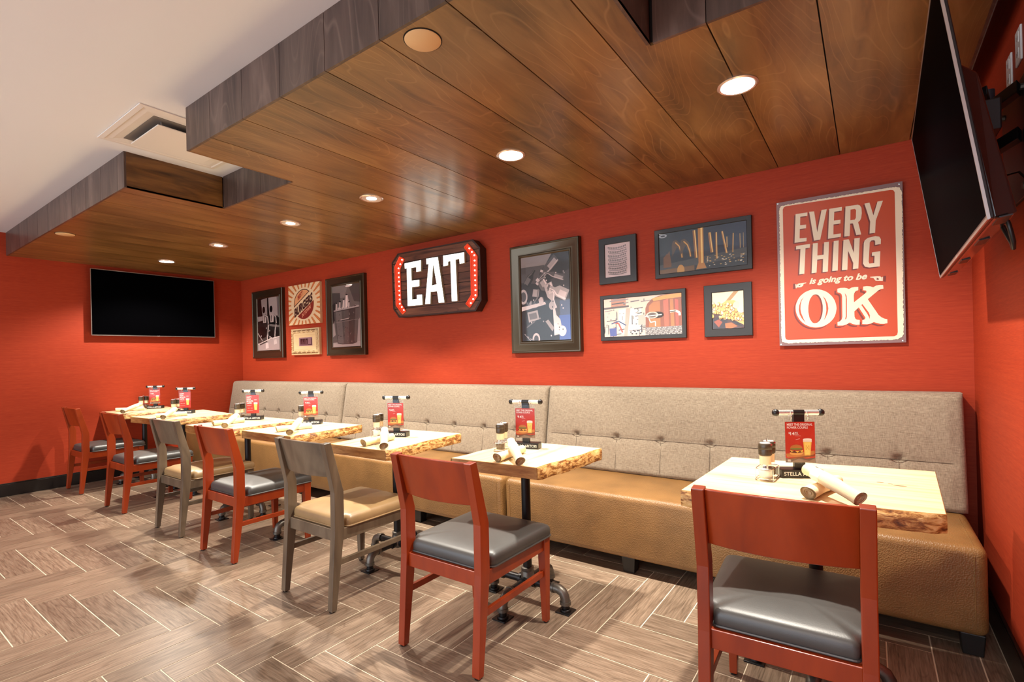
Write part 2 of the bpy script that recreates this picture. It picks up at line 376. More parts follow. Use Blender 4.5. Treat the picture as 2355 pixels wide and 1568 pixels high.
# ================================================================== the setting
def structure(name, mb, mat, label, cat, **kw):
    return tag(mb.build(name, mat, **kw), label, cat, kind='structure')
structure('wall_back', MB().box(-.1, WX+.1, 0, .1, 0, C), WALL, 'long red grasscloth wall behind the banquette', 'wall')
structure('wall_left', MB().box(-.1, 0, YB, 0, 0, C), WALL, 'red grasscloth end wall with the flat television', 'wall')
structure('wall_right', MB().box(WX, WX+.1, YB, 0, 0, C), WALL, 'red wall at the right end of the banquette', 'wall')
structure('ceiling', MB().box(-.1, WX+.1, YB, .1, C, C+.08), CEIL, 'plain white painted ceiling', 'ceiling')
def baseboard(name, label, x0, x1, y0, y1, side):
    mb = MB().box(x0, x1, y0, y1, 0, .118)
    mb.box(x0 if side != 'r' else x0+.004, x1 if side != 'l' else x1-.004, y0 if side != 'b' else y0+.004, y1, .118, .128)
    structure(name, mb, BLACKB, label, 'baseboard', bevel=.003)
baseboard('baseboard_left', 'black baseboard along the red end wall', 0, .016, YB, -.02, 'l')
baseboard('baseboard_right', 'black baseboard along the right red wall', WX-.016, WX, YB, -.02, 'r')
baseboard('baseboard_back', 'black baseboard under the banquette', 0, WX, -.016, 0, 'b')

# floor: grout bed with herringbone planks of wood-look tile
floor = structure('floor', MB().box(-.1, WX+.1, YB, .1, -.05, -.0016), GROUT, 'wood-look herringbone plank tile floor with pale grout', 'floor')
TW, TL, GAP = .1524, .6096, .0052
TX0, TY0 = 2.095, -2.622      # one lattice point measured on the photograph
bmx = MB().box(GAP/2, TL-GAP/2, GAP/2, TW-GAP/2, -.0035, 0).build('tile', TILE, floor, bevel=.0008, seg=1)
TILE_ME = bmx.data; bpy.data.objects.remove(bmx)
tiles = []
for n in range(-14, 16):
    for m in range(-70, 71):
        ox = TX0+m*TW+n*TL; oy = TY0+m*TW-n*TL
        for rect, rot in (((ox, ox+TL, oy-TW, oy), 0), ((ox, ox+TW, oy, oy+TL), 1)):
            x0, x1, y0, y1 = rect
            if x1 < .0 or x0 > WX or y1 < YB+.5 or y0 > -.02: continue
            tiles.append((x0, x1, y0, y1, rot))
vis = []; rest = []
for t in tiles:
    x0, x1, y0, y1, r = t
    inside = x0 > .016 and x1 < WX-.016 and y1 < -.016
    d = min([in_view(a, b, 0, 10) or 99 for a in (x0, (x0+x1)/2, x1) for b in (y0, (y0+y1)/2, y1)])
    (vis if d < 90 and (y0+y1)/2 < -.45 else rest).append((d, inside, t))
vis.sort(key=lambda a: a[0])
print('tiles in view', len(vis))
rest += vis[300:]; vis = vis[:300]
for d, inside, (x0, x1, y0, y1, r) in vis:
    if inside:
        o = link('tile', TILE_ME, floor, 0)
        if r: o.rotation_euler = (0, 0, PI/2); o.location = (x1, y0, 0)
        else: o.location = (x0, y0, 0)
    else:
        cx0, cx1, cy0, cy1 = max(x0, .016), min(x1, WX-.016), y0, min(y1, -.016)
        if cx1-cx0 < .012 or cy1-cy0 < .012: continue
        lx, ly = (cy1-cy0, cx1-cx0) if r else (cx1-cx0, cy1-cy0)
        o = MB().box(GAP/2, lx-GAP/2, GAP/2, ly-GAP/2, -.0035, 0).build('tile', TILE, floor)
        o.location = (cx1, cy0, 0) if r else (cx0, cy0, 0)
        if r: o.rotation_euler = (0, 0, PI/2)
mb = MB()
for d, inside, (x0, x1, y0, y1, r) in rest:
    cx0, cx1, cy0, cy1 = max(x0, .016), min(x1, WX-.016), y0, min(y1, -.016)
    if cx1-cx0 < .012 or cy1-cy0 < .012: continue
    mb.box(cx0+GAP/2, cx1-GAP/2, cy0+GAP/2, cy1-GAP/2, -.0035, 0)
ft = mb.build('far_tiles', TILE, floor); ft['kind'] = 'stuff'

# soffit of stained planks
sof = structure('wood_soffit', MB().box(.001, X1-.014, -D1+.014, -.001, S+.014, C-.001).box(X1-.014, X2+.014, -D2+.014, -.001, S+.014, C-.001).box(X2+.014, X3-.014, -D1+.014, -.001, S+.014, C-.001).box(X3-.014, SX, -D4+.014, -.001, S+.014, C-.001),
                DARK, 'dropped soffit of brown stained planks over the tables', 'soffit')
joints = [XJ+k*PP for k in range(-14, 11)]
def front(x):      # y of the soffit front at x
    if X1 < x < X2: return -D2
    if x > X3: return -D4
    return -D1
edges = [0.0]+[j for j in joints if .05 < j < SX-.05]+[SX]
for a, b in zip(edges, edges[1:]):
    g = .0024; a0 = a+(g if a > 0 else .001); b0 = b-(g if b < SX else 0)
    cuts = [c for c in (X1, X2, X3) if a0+.01 < c < b0-.01]
    xs = [a0]+cuts+[b0]; poly = [(b0, -.002), (a0, -.002)]
    for p, q in zip(xs, xs[1:]):
        f = front((p+q)/2)+.0125; poly += [(p, f), (q, f)]
    MB().prism(poly, S, S+.012, 'z').build('plank', SOFF, sof)
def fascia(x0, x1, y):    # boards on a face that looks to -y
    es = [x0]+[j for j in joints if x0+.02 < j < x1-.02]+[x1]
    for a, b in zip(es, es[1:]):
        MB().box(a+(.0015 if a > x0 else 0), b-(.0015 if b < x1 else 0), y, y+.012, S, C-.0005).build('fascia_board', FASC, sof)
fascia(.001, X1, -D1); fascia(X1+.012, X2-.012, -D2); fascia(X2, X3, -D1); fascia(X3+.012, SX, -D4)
MB().box(X1-.012, X1, -D1+.012, -D2, S-.0004, C-.0005).build('notch_panel', FASCX, sof)
MB().box(X2, X2+.012, -D1+.012, -D2, S-.0004, C-.0005).build('notch_panel', FASCX, sof)
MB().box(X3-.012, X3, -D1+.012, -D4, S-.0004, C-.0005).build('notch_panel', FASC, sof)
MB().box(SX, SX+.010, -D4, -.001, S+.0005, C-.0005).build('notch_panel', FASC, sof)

# downlights and blank covers in the soffit
LX = [.788, 1.957, 3.166, 4.161, 5.341, 6.508]; LY = -1.176
LN = ['downlight nearest the television on the end wall', 'second downlight from the end wall, above the far tables', 'third downlight from the end wall', 'downlight in the soffit close to the lit EAT sign', 'bright downlight in the middle of the near soffit planks', 'large nearest downlight astride a plank joint']
def downlight(x, label, deep):
    t = thing('downlight', 'recessed '+label if not label.startswith('large') and not label.startswith('bright') else label, 'light', (x, LY, S), 0, 'recessed downlights in the soffit')
    MB().lathe([(.066, -.001), (.080, -.001), (.080, -.003), (.073, -.007), (.066, -.005)], (0, 0, 0), 40, False).build('trim_ring', plain('trim_ring_copper', rgb(214, 190, 172), .25, .6), t, 40)
    if deep:
        MB().lathe([(.066, -.005), (.050, -.0042), (.034, -.0030)], (0, 0, 0), 40, False).build('reflector', REFL, t, 40)
        MB().lathe([(.034, -.0040), (.034, -.0024)], (0, 0, 0), 32, True).build('lens', LENS, t)
    else: MB().lathe([(.066, -.005), (.066, -.0028)], (0, 0, 0), 40, True).build('lens', LENS, t)
    for e, sz, bl in ((SPOT_W, 106, .25) if deep else (SPOT_W*1.0, 138, .45), (CORE_W, 72, 1.0)):      # wide spill and bright core of one reflector
        d = bpy.data.lights.new('downlight_beam', 'SPOT'); d.energy = e; d.color = (1, .92, .80); d.spot_size = math.radians(sz); d.spot_blend = bl; d.shadow_soft_size = .03
        o = bpy.data.objects.new('downlight_beam', d); COL.objects.link(o); o.parent = t; o.location = (0, 0, -.02)
for k, (x, l) in enumerate(zip(LX, LN)): downlight(x, l, k in (1, 2, 3))
for x, y, l in ((5.682, -2.186, 'round ivory blank cover in the near soffit planks'), (1.463, -2.172, 'small round ivory blank cover in the far soffit corner')):
    t = thing('cover_plate', l, 'cover', (x, y, S), 0, 'blank covers in the soffit')
    MB().lathe([(.062, -.0005), (.064, -.003), (.060, -.006)], seg=36).build('disc', IVORY, t, 40)
    MB().lathe([(.064, -.0003), (.0675, -.0003), (.0675, -.0015), (.064, -.0015)], seg=36, cap=False).build('rim', DARK, t)

# ceiling air diffuser inside the notch
t = thing('air_diffuser', 'square white plaque air diffuser set in the white ceiling', 'vent', (3.60, -2.125, C))
def ringsq(a, za, b, zb, mb):
    q = [(-1, -1), (1, -1), (1, 1), (-1, 1)]
    mb.add([(x*a, y*a, za) for x, y in q]+[(x*b, y*b, zb) for x, y in q], [(i, (i+1) % 4, (i+1) % 4+4, i+4) for i in range(4)])
mb = MB()
for p, q in zip([(.32, -.001), (.32, -.006), (.296, -.008), (.29, -.004), (.265, -.006)], [(.32, -.006), (.296, -.008), (.29, -.004), (.265, -.006), (.225, -.002)]): ringsq(p[0], p[1], q[0], q[1], mb)
mb.build('frame', DIFFW, t)
MB().box(-.222, .222, -.222, .222, -.003, -.001).build('throat', plain('grey_duct', rgb(120, 112, 104), .7), t)
MB().box(-.195, .195, -.195, .195, -.034, -.028).build('plaque', DIFFW, t, bevel=.004)
for sx in (-1, 1):
    for sy in (-1, 1): MB().box(sx*.17-.006, sx*.17+.006, sy*.17-.002, sy*.17+.002, -.028, -.003).build('hanger', SILVER, t)

# ================================================================== banquette
def smoothstep(a, b, x):
    t = max(0, min(1, (x-a)/(b-a))); return t*t*(3-2*t)
def backrest_mesh(wd, tufts, seam_z, ztop=1.02, zbot=.445):
    """front surface grid with rounded rim, buttoned pits and stitched grooves; local x 0..wd, front leans back upward"""
    R = .032; nx = int(wd/.0125); H = ztop-zbot
    zs = [0, .004, .01, .018, .028]+[.028+(H-.056)*i/44 for i in range(1, 44)]+[H-.028, H-.018, H-.01, H-.004, H]
    xs = [0, .004, .01, .018, .028]+[.028+(wd-.056)*i/nx for i in range(1, nx)]+[wd-.028, wd-.018, wd-.01, wd-.004, wd]
    def rim(d): return 0 if d >= R else R-math.sqrt(max(0, R*R-(R-d)**2))
    vs = []
    for z in zs:
        for x in xs:
            yf = -.255+.10*z/H
            e = rim(min(x, wd-x))+rim(min(z, H-z)); e = min(e, R*1.3)
            zz = z-seam_z; dx = min([abs(x-t) for t in tufts]+[9])
            belly = .010*math.sin(PI*min(1, max(0, z/seam_z)))*(1-math.exp(-(dx/.09)**2)) if zz < 0 else .012*math.sin(PI*min(1, zz/(H-seam_z)))
            inset = 1-smoothstep(.02, .07, min(x, wd-x))
            pit = .030*math.exp(-((dx/.024)**2+(zz/.022)**2))
            groove = .0085*math.exp(-(zz/.006)**2)*(1-inset*.3)
            gv = .006*math.exp(-(dx/.006)**2)*(1 if zz < 0 else math.exp(-zz/.09))
            endseam = .003*math.exp(-((min(x, wd-x)-.045)/.004)**2)
            vs.append((x, yf+e-belly*(1-inset)+max(pit, groove, gv)*(1-inset)+endseam, zbot+z))
    n, m = len(xs), len(zs); fs = []
    for j in range(m-1):
        for i in range(n-1): fs.append((j*n+i, j*n+i+1, (j+1)*n+i+1, (j+1)*n+i))
    loop = [i for i in range(n)]+[j*n+n-1 for j in range(1, m)]+[(m-1)*n+i for i in range(n-2, -1, -1)]+[j*n for j in range(m-2, 0, -1)]
    b = len(vs)
    for i in loop: vs.append((vs[i][0], -.02, vs[i][2]))
    for k in range(len(loop)): k2 = (k+1) % len(loop); fs.append((loop[k2], loop[k], b+k, b+k2))
    fs.append(tuple(b+k for k in range(len(loop))))
    return MB().add(vs, fs)
SECT = [(.035, 2.425, 'banquette section at the far red end wall'), (2.437, 4.918, 'middle banquette section behind the centre tables'), (4.930, 7.312, 'nearest banquette section beside the right wall')]
for x0, x1, lab in SECT:
    wd = x1-x0; t = thing('banquette', 'tan leather and oatmeal fabric '+lab, 'bench', (x0, 0, 0), 0, 'banquette sections')
    nt_ = 7; tf = [.262+(wd-.524)*i/(nt_-1) for i in range(nt_)]
    bk = backrest_mesh(wd, tf, .235).build('backrest', FABR, t, 50)
    ys = -.255+.10*.235/.575
    MB().tube([(.05, ys+.003, .68), (wd-.05, ys+.003, .68)], .0022, 6).build('seam', SEAM, bk)
    for xx in tf: MB().tube([(xx, -.2505, .475), (xx, ys+.004, .672)], .0010, 6).build('seam', SEAM, bk)
    st = MB().box(.006, wd-.006, -.762, -.03, .088, .447).build('seat', LEATH, t, bevel=.034, seg=5)
    st.data.polygons.foreach_set('use_smooth', [True]*len(st.data.polygons))
    for xx in (.048, wd-.048):
        MB().tube([(xx, -.7625, .12), (xx, -.7628, .41), (xx, -.755, .432), (xx, -.735, .4455), (xx, -.70, .4478), (xx, -.3, .4478)], .0016, 6).build('seam', LEATH, st)
    for xx in (.055, wd*.36, wd*.66, wd-.055):
        for yy in (-.70, -.10): MB().hexa([(xx-.033, yy-.03, 0), (xx+.033, yy-.03, 0), (xx+.033, yy+.03, 0), (xx-.033, yy+.03, 0)], [(xx-.04, yy-.036, .09), (xx+.04, yy-.036, .09), (xx+.04, yy+.036, .09), (xx-.04, yy+.036, .09)]).build('foot', BLKPL, t, bevel=.004)

# ================================================================== chairs
def cushion(out, z0, h, crown):
    """out: closed outline; stacked shrinking rings give a stuffed pad"""
    n = len(out); cx = sum(p[0] for p in out)/n; cy = sum(p[1] for p in out)/n
    prof = [(.985, 0), (1.0, .18), (1.004, .45), (.995, .68), (.97, .86), (.93, .96), (.86, 1.03), (.7, 1.03+crown*.5), (.45, 1.03+crown*.85), (.2, 1.03+crown), (.02, 1.03+crown)]
    vs = []; fs = []
    for s, k in prof: vs += [(cx+(x-cx)*s, cy+(y-cy)*s, z0+h*k) for x, y in out]
    for i in range(len(prof)-1):
        for k in range(n): fs.append((i*n+k, i*n+(k+1) % n, (i+1)*n+(k+1) % n, (i+1)*n+k))
    fs += [tuple(range(n-1, -1, -1)), tuple((len(prof)-1)*n+k for k in range(n))]
    return MB().add(vs, fs)
def densify(poly, step, rad=0):
    out = []; n = len(poly)
    for i in range(n):
        p = Vector(poly[i]); a = Vector(poly[i-1]); b = Vector(poly[(i+1) % n])
        d1 = (a-p); d2 = (b-p); r = min(rad, d1.length*.45, d2.length*.45)
        s = p+d1.normalized()*r; e = p+d2.normalized()*r
        for k in range(5): u = k/4; out.append(tuple(s*(1-u)**2+p*2*u*(1-u)+e*u*u))
        nxt = Vector(poly[(i+1) % n]); q = Vector(poly[(i+2) % n]); r2 = min(rad, (nxt-p).length*.45, (q-nxt).length*.45)
        e2 = nxt+(p-nxt).normalized()*r2; L = (e2-e).length; m = int(L/step)
        for k in range(1, m): out.append(tuple(e+(e2-e)*k/m))
    return out
def make_chair(label, wd, vin):
    t = thing('dining_chair', label, 'chair', group='wooden dining chairs along the tables')
    for sx in (-1, 1):
        xa, xb = sorted((sx*.196, sx*.234))
        prof = [(-.238, .006), (-.184, .40), (-.184, .60), (-.252, .856), (-.291, .852), (-.239, .60), (-.241, .40), (-.268, .006)]
        lg = MB().prism(prof, xa, xb, 'x').build('rear_post', wd, t, bevel=.003)
        MB().lathe([(.012, 0), (.013, .006)], (sx*.215, -.255, 0), 12).build('glide', BLKPL, lg)
        xo = sx*.236; xi = sx*.192; bo = sx*.231; bi = sx*.203
        def q(a, b, y0, y1, z): return [(min(a, b), y0, z), (max(a, b), y0, z), (max(a, b), y1, z), (min(a, b), y1, z)]
        lg = MB().hexa(q(bo, bi, .237, .268, .006), q(xo, xi, .225, .275, .405)).build('front_leg', wd, t, bevel=.003)
        MB().lathe([(.012, 0), (.013, .006)], (sx*.217, .252, 0), 12).build('glide', BLKPL, lg)
        MB().hexa(q(sx*.226, sx*.204, -.19, .24, .345), q(sx*.228, sx*.206, -.19, .24, .405)).build('side_rail', wd, t, bevel=.002)
        MB().box(*sorted((sx*.206, sx*.224)), -.222, .246, .222, .25).build('stretcher', wd, t, bevel=.002)
    MB().box(-.197, .197, -.228, -.206, .345, .405).build('rear_rail', wd, t, bevel=.002)
    MB().box(-.194, .194, .245, .267, .345, .405).build('front_rail', wd, t, bevel=.002)
    # curved back panel
    nx, nz = 18, 6; vs = []; fs = []
    for side in (0, 1):
        for j in range(nz+1):
            z = .672+(.850-.672)*j/nz
            for i in range(nx+1):
                x = -.1975+.395*i/nx; u = x/.1975
                y = -.1935-(z-.60)*.262+(.0)-.033*(1-u*u)+(-.019 if side else 0)
                zz = z+ (.006*(1-u*u) if j == nz else 0)
                vs.append((x, y, zz))
    def id(s, j, i): return s*(nz+1)*(nx+1)+j*(nx+1)+i
    for s in (0, 1):
        for j in range(nz):
            for i in range(nx):
                f = (id(s, j, i), id(s, j, i+1), id(s, j+1, i+1), id(s, j+1, i)); fs.append(f if s else f[::-1])
    for i in range(nx): fs += [(id(0, 0, i), id(1, 0, i), id(1, 0, i+1), id(0, 0, i+1)), (id(0, nz, i), id(0, nz, i+1), id(1, nz, i+1), id(1, nz, i))]
    for j in range(nz): fs += [(id(0, j, 0), id(0, j+1, 0), id(1, j+1, 0), id(1, j, 0)), (id(0, j, nx), id(1, j, nx), id(1, j+1, nx), id(0, j+1, nx))]
    MB().add(vs, fs).build('back_panel', wd, t, 40, bevel=.003)
    out = densify([(-.193, -.211), (.193, -.211), (.194, -.172), (.236, -.158), (.243, .286), (-.243, .286), (-.236, -.158), (-.194, -.172)], .03, .03)
    cu = cushion(out, .407, .058, .18).build('seat_cushion', vin, t, 60)
    MB().tube([(x*1.002, y*1.002, .4105) for x, y in out], .0042, 6, True).build('piping', vin, cu)
    return t
RED_L = 'red wooden chair with black vinyl seat, '; GRY_L = 'grey-brown wooden chair with tan vinyl seat, '
red = make_chair(RED_L+'nearest the camera by the right wall', CHRED, VBLK)
gry = make_chair(GRY_L+'the nearer of its two kind', CHGRY, VTAN)
red.scale = gry.scale = (.975, 1, .99)
red.location = (6.705, -1.615, 0); red.rotation_euler = (0, 0, math.radians(2.5))
gry.location = (4.519, -1.692, 0); gry.rotation_euler = (0, 0, math.radians(0))
dup(red, (5.457, -1.695, 0), 0, RED_L+'second nearest of the red ones')
dup(red, (3.463, -1.658, 0), 0, RED_L+'between the two grey-brown chairs')
dup(gry, (2.637, -1.634, 0), 0, GRY_L+'the farther of its two kind')
dup(red, (1.555, -1.644, 0), 0, RED_L+'second from the far end wall')
dup(red, (.385, -1.636, 0), 0, RED_L+'closest to the far end wall')

# ================================================================== tables
def slab(quad, live, top_mat, seed, t, TZ):
    """quad: front-left, front-right, back-right, back-left; live: indices of sides with natural edges (0 front,1 right,2 back,3 left)"""
    rnd = random.Random(seed); loop = []; side = []
    for i in range(4):
        a, b = Vector(quad[i]), Vector(quad[(i+1) % 4]); nrm = Vector(((b-a).y, -(b-a).x)).normalized(); m = 22 if i in live else 2
        for k in range(m):
            u = k/m; p = a.lerp(b, u)
            if i in live and 0 < k: p += nrm*(.006*math.sin(u*7+seed)+.004*math.sin(u*19+seed*2)+rnd.uniform(-.002, .002))*math.sin(PI*u)**.5
            loop.append((p, nrm)); side.append(i)
    n = len(loop); TH = .056; vs = []; out = {0: (.0, .0), 1: (.018, 0), 2: (0, 0), 3: (.014, 0)}
    rings = [(0, 0), (.004, -.004), (.5, -.5), (.996, -TH+.004)]
    vs += [(p.x, p.y, 0) for p, q in loop]
    def off(i): return .016 if side[i] in live else (-.004)
    for i, (p, q) in enumerate(loop):
        s = off(i) if side[i] == side[i-1] else 0
        w = p+q*s; vs.append((w.x, w.y, -TH))
    mb = MB(); fs = [tuple(range(n)), tuple(range(2*n-1, n-1, -1))]
    fs += [(i, n+i, n+(i+1) % n, (i+1) % n) for i in range(n)]
    mb.mat(0).add(vs, fs[:1]); mb.mat(1).add(vs, fs[1:]); top = mb.build('tabletop', [top_mat, ENDG], t, bevel=.002, seg=1, loc=(0, 0, TZ))
    for s in live:
        ids = [i for i in range(n) if side[i] == s]+[(max(i for i in range(n) if side[i] == s)+1) % n]
        vv = []; ff = []; rr = 6; nn = Vector(loop[ids[0]][1])
        for a, i in enumerate(ids):
            T = Vector(vs[i]); B = Vector(vs[n+i])
            for r in range(rr+1):
                f = r/rr; p = T.lerp(B, f); e = .0018+(.004*math.sin(PI*f)+rnd.uniform(0, .0028))*(1 if 0 < a < len(ids)-1 else .5)
                if r in (0, rr): e = .0012
                vv.append((p.x+nn.x*e, p.y+nn.y*e, p.z-(.001 if r == 0 else 0)))
        for a in range(len(ids)-1):
            for r in range(rr): ff.append((a*(rr+1)+r, a*(rr+1)+r+1, (a+1)*(rr+1)+r+1, (a+1)*(rr+1)+r))
        MB().add(vv, ff).build('live_edge', BARK, top, 60)
    return top
def pipe_base(t, cx, cy, TZ):
    MB().tube([(cx, cy, .10), (cx, cy, TZ-.058)], .0235, 16).build('pole', PIPE, t, 40)
    MB().lathe([(.05, 0), (.05, .006), (.032, .008), (.032, .022)][::-1], (cx, cy, TZ-.082), 20).build('top_flange', FITT, t, 30)
    MB().lathe([(.030, .082), (.034, .085), (.034, .15), (.031, .155), (.033, .16), (.033, .172), (.026, .175)], (cx, cy, 0), 18).ball((cx, cy, .103), .036, 14).build('cross_fitting', FITT, t, 40)
    for a in range(4):
        ca, sa = math.cos(a*PI/2), math.sin(a*PI/2)
        def P(r, z): return (cx+ca*r, cy+sa*r, z)
        ar = MB().tube([P(.03, .103), P(.158, .103)], .0195, 14).tube([P(.034, .103), P(.05, .103)], .027, 14).build('pipe_arm', PIPE, t, 40)
        MB().tube([P(.148, .103), P(.162, .103)], .0265, 14).tube([P(.155, .103), P(.185, .101), P(.206, .090), P(.217, .070), P(.22, .045)], .0235, 14).tube([P(.22, .052), P(.22, .036)], .0275, 14).build('elbow', FITT, ar, 40)
        MB().tube([P(.22, .006), P(.22, .04)], .019, 12).build('nipple', PIPE, ar, 40)
        cxx, cyy = cx+ca*.22, cy+sa*.22
        MB().box(cxx-.038, cxx+.038, cyy-.038, cyy+.038, 0, .006).lathe([(.028, .006), (.026, .016)], (cxx, cyy, 0), 16).build('floor_plate', PIPE, ar, 30, bevel=.0015)
TABLES = [
 ((6.756, -1.235), [(6.369, -1.618), (7.115, -1.500), (7.144, -.842), (6.396, -.920)], (0, 2), TBLX, 'wide pale pine slab table nearest the camera by the right wall'),
 ((5.480, -1.310), [(5.225, -1.590), (5.715, -1.565), (5.762, -1.000), (5.262, -1.010)], (1, 3), TBL, 'pale pine slab table with burl edge, second nearest the camera'),
 ((4.490, -1.300), [(4.275, -1.630), (4.768, -1.621), (4.721, -.943), (4.227, -.980)], (1, 3), TBL, 'pale pine slab table between the near grey and red chairs'),
 ((3.480, -1.300), [(3.150, -1.587), (3.765, -1.575), (3.721, -.958), (3.215, -.985)], (1, 3), TBL, 'pale pine slab table in the middle of the row'),
 ((2.660, -1.300), [(2.330, -1.640), (2.990, -1.655), (2.960, -1.000), (2.350, -1.010)], (1, 3), TBL, 'pale pine slab table behind the far grey-brown chair'),
 ((1.400, -1.290), [(1.040, -1.610), (1.735, -1.570), (1.770, -.990), (.960, -.920)], (1, 3), TBL, 'pale pine slab table with a thick live edge, second from the end wall'),
 ((.420, -1.290), [(.020, -1.560), (.590, -1.560), (.715, -1.000), (.030, -.930)], (1, 3), TBL, 'pale pine slab table against the far end wall')]
for i, ((px, py), q, live, tm, lab) in enumerate(TABLES):
    t = thing('dining_table', lab, 'table', (px, py, 0), 0, 'pine slab tables on pipe bases')
    top = slab([(a-px, b-py) for a, b in q], live, tm, i*3+1, t, ZT[i]); pipe_base(t, 0, 0, ZT[i])
    if i == 0:
        for kx, ky, ka, kb in ((.205, .085, .012, .004), (.262, .060, .020, .005), (.235, .075, .008, .003)): MB().add([(kx+ka*math.cos(a*PI/8), ky+kb*math.sin(a*PI/8), .0003) for a in range(16)], [tuple(range(16))]).build('knot', KNOT, top)

# ================================================================== things on the tables
def w_ink(*c): return tuple(c)
def food(pr, dx=0, beer_only=False):
    cr = (243, 208, 120)
    if not beer_only:
        pr.poly([(-.046, .020), (.030, .018), (.05, .034), (.048, .044), (-.05, .032)], (196, 122, 58)).poly([(-.046, .014), (.05, .03), (.05, .024), (-.046, .008)], (140, 76, 34))
        pr.ell(-.014, .034, .023, .007, (232, 172, 92)).ell(-.014, .041, .023, .006, (92, 42, 22)).poly([(-.036, .046), (.010, .046), (.006, .038), (-.002, .043), (-.010, .036), (-.02, .044), (-.03, .039)], (248, 206, 80))
        pr.ell(-.014, .047, .022, .0045, (168, 60, 34)).ell(-.014, .0505, .022, .004, (110, 126, 52)).ell(-.014, .053, .021, .013, (190, 116, 52), 18, 0, PI)
    pr.poly([(.014, .026), (.034, .026), (.039, .078), (.010, .078)], (238, 190, 84)).poly([(.017, .030), (.031, .030), (.034, .074), (.014, .074)], (250, 214, 110)).rect(.0095, .0395, .076, .086, (240, 226, 204)).ell(.0245, .086, .015, .003, (250, 240, 224))
    pr.line((.019, .064), (.030, .046), .0012, (206, 150, 60)).line((.030, .064), (.019, .046), .0012, (206, 150, 60)).line((.019, .064), (.019, .046), .0012, (206, 150, 60)).line((.030, .064), (.030, .046), .0012, (206, 150, 60))
def make_stand(label, happy):
    t = thing('menu_stand', label, 'menu stand', group='menu stands on the tables')
    b = MB().hexa([(-.077, -.032, 0), (.077, -.032, 0), (.077, .032, 0), (-.077, .032, 0)], [(-.077, -.030, .033), (.077, -.030, .033), (.077, .03, .033), (-.077, .03, .033)]).build('base', BLKPL, t, bevel=.002)
    tx = Print(-.0324, rough=.5); tx.text('STELLA ARTOIS', -.068, .010, .136, .014, (240, 236, 228), .012); o = tx.build('lettering', b)
    for v in o.data.vertices: v.co.y += v.co.z*.002/.033
    MB().box(-.020, .020, -.009, .009, .030, .262).build('post', BLKPL, t, bevel=.001)
    br = MB().tube([(-.078, 0, .252), (.078, 0, .252)], .0108, 16).build('bar', BARM, t, 40)
    MB().tube([(-.0205, 0, .252), (.0205, 0, .252)], .0116, 16).build('bar_sleeve', BLKPL, br, 40)
    for s in (-1, 1): MB().ball((s*.083, 0, .252), .0145, 14).build('bar_knob', BLKPL, br, 60)
    for s in (-.030, .030):
        MB().tube([(s+.001*math.cos(a), -.003+.0150*math.cos(a), .241+.0185*math.sin(a)) for a in [2*PI*k/18 for k in range(18)]], .0011, 6, True).build('ring', CHROME, t, 60)
    MB().box(-.0585, .0585, -.0185, -.0180, .054, .236).build('sleeve', CLEAR, t)
    pr = Print(-.0140, .00006); R = (196, 44, 20); Wt = (250, 238, 226); 
    ox, oz = 0, .062
    class Off:
        pass
    base_poly = pr.poly
    pr.rect(-.051, .051, 0, .150, R)
    if not happy:
        pr.poly([(-.051, 0), (.051, 0), (.051, .018), (.02, .014), (0, .02), (-.02, .012), (-.051, .016)], (112, 84, 66)).poly([(-.03, .004), (-.005, .014), (.03, .006), (.05, .016), (.05, 0), (-.03, 0)], (150, 124, 100))
        food(pr)
        pr.text('MEET THE ORIGINAL', -.045, .136, .088, .0085, Wt, .02).text('POWER COUPLE', -.045, .125, .072, .0085, Wt, .02)
        pr.text('$', -.040, .105, .005, .008, Wt, .02).text('14', -.034, .101, .015, .012, Wt, .03).text('95', -.018, .106, .010, .007, Wt, .02)
        pr.line((-.018, .1035), (-.005, .1035), .0012, Wt).line((-.018, .099), (.002, .0985), .0008, Wt).line((-.016, .084), (-.002, .088), .001, Wt).rect(-.045, -.033, .004, .007, Wt).rect(-.045, -.035, .0085, .0105, Wt)
    else:
        for k, (s, w) in enumerate((('HAPPY', .040), ('HOUR', .034), ('MON-FRI', .050), ('3-6PM', .038))): pr.text(s, -.047, .128-k*.0165, w, .0115, Wt, .03)
        pr.rect(.012, .034, .111, .113, Wt).line((.012, .105), (.034, .105), .0008, Wt)
        pr.line((-.046, .066), (-.006, .068), .0008, Wt).line((-.046, .062), (-.016, .063), .0008, Wt).line((-.040, .042), (-.022, .042), .0016, Wt).line((-.016, .042), (0, .042), .0016, Wt).line((-.046, .02), (0, .024), .001, Wt)
        food(pr, beer_only=True)
    o = pr.build('card', t); o.location = (0, 0, .058)
    for v in o.data.vertices: v.co.x *= 1.07; v.co.z *= 1.06
    MB().box(-.0545, .0545, -.0134, -.0125, .058, .217).build('card_back', ink((170, 40, 20)), t)
    return t
ML = ['on the nearest table by the right wall', 'on the second nearest table', 'on the third nearest table', 'on the middle table of the row', 'showing happy hour and a beer glass, backed by the fabric banquette', 'showing happy hour and a beer glass, backed by the red end wall', 'on the table at the far end wall']
MP = [((6.703, -1.19), 28), ((5.406, -1.184), 15), ((4.426, -1.231), 23), ((3.303, -1.116), 39), ((2.515, -1.170), 37), ((1.222, -1.193), 40), ((.205, -1.105), 46)]
m0 = make_stand('red burger and beer menu stand '+ML[0], False); m1 = make_stand('red menu stand '+ML[4], True)
for i, ((x, y), a) in enumerate(MP):
    if i in (0, 4):
        o = m0 if i == 0 else m1; o.location = (x, y, ZT[i]); o.rotation_euler = (0, 0, math.radians(a))
    else: dup(m1 if i == 5 else m0, (x, y, TZ), math.radians(a), ('red menu stand ' if i == 5 else 'red burger and beer menu stand ')+ML[i])

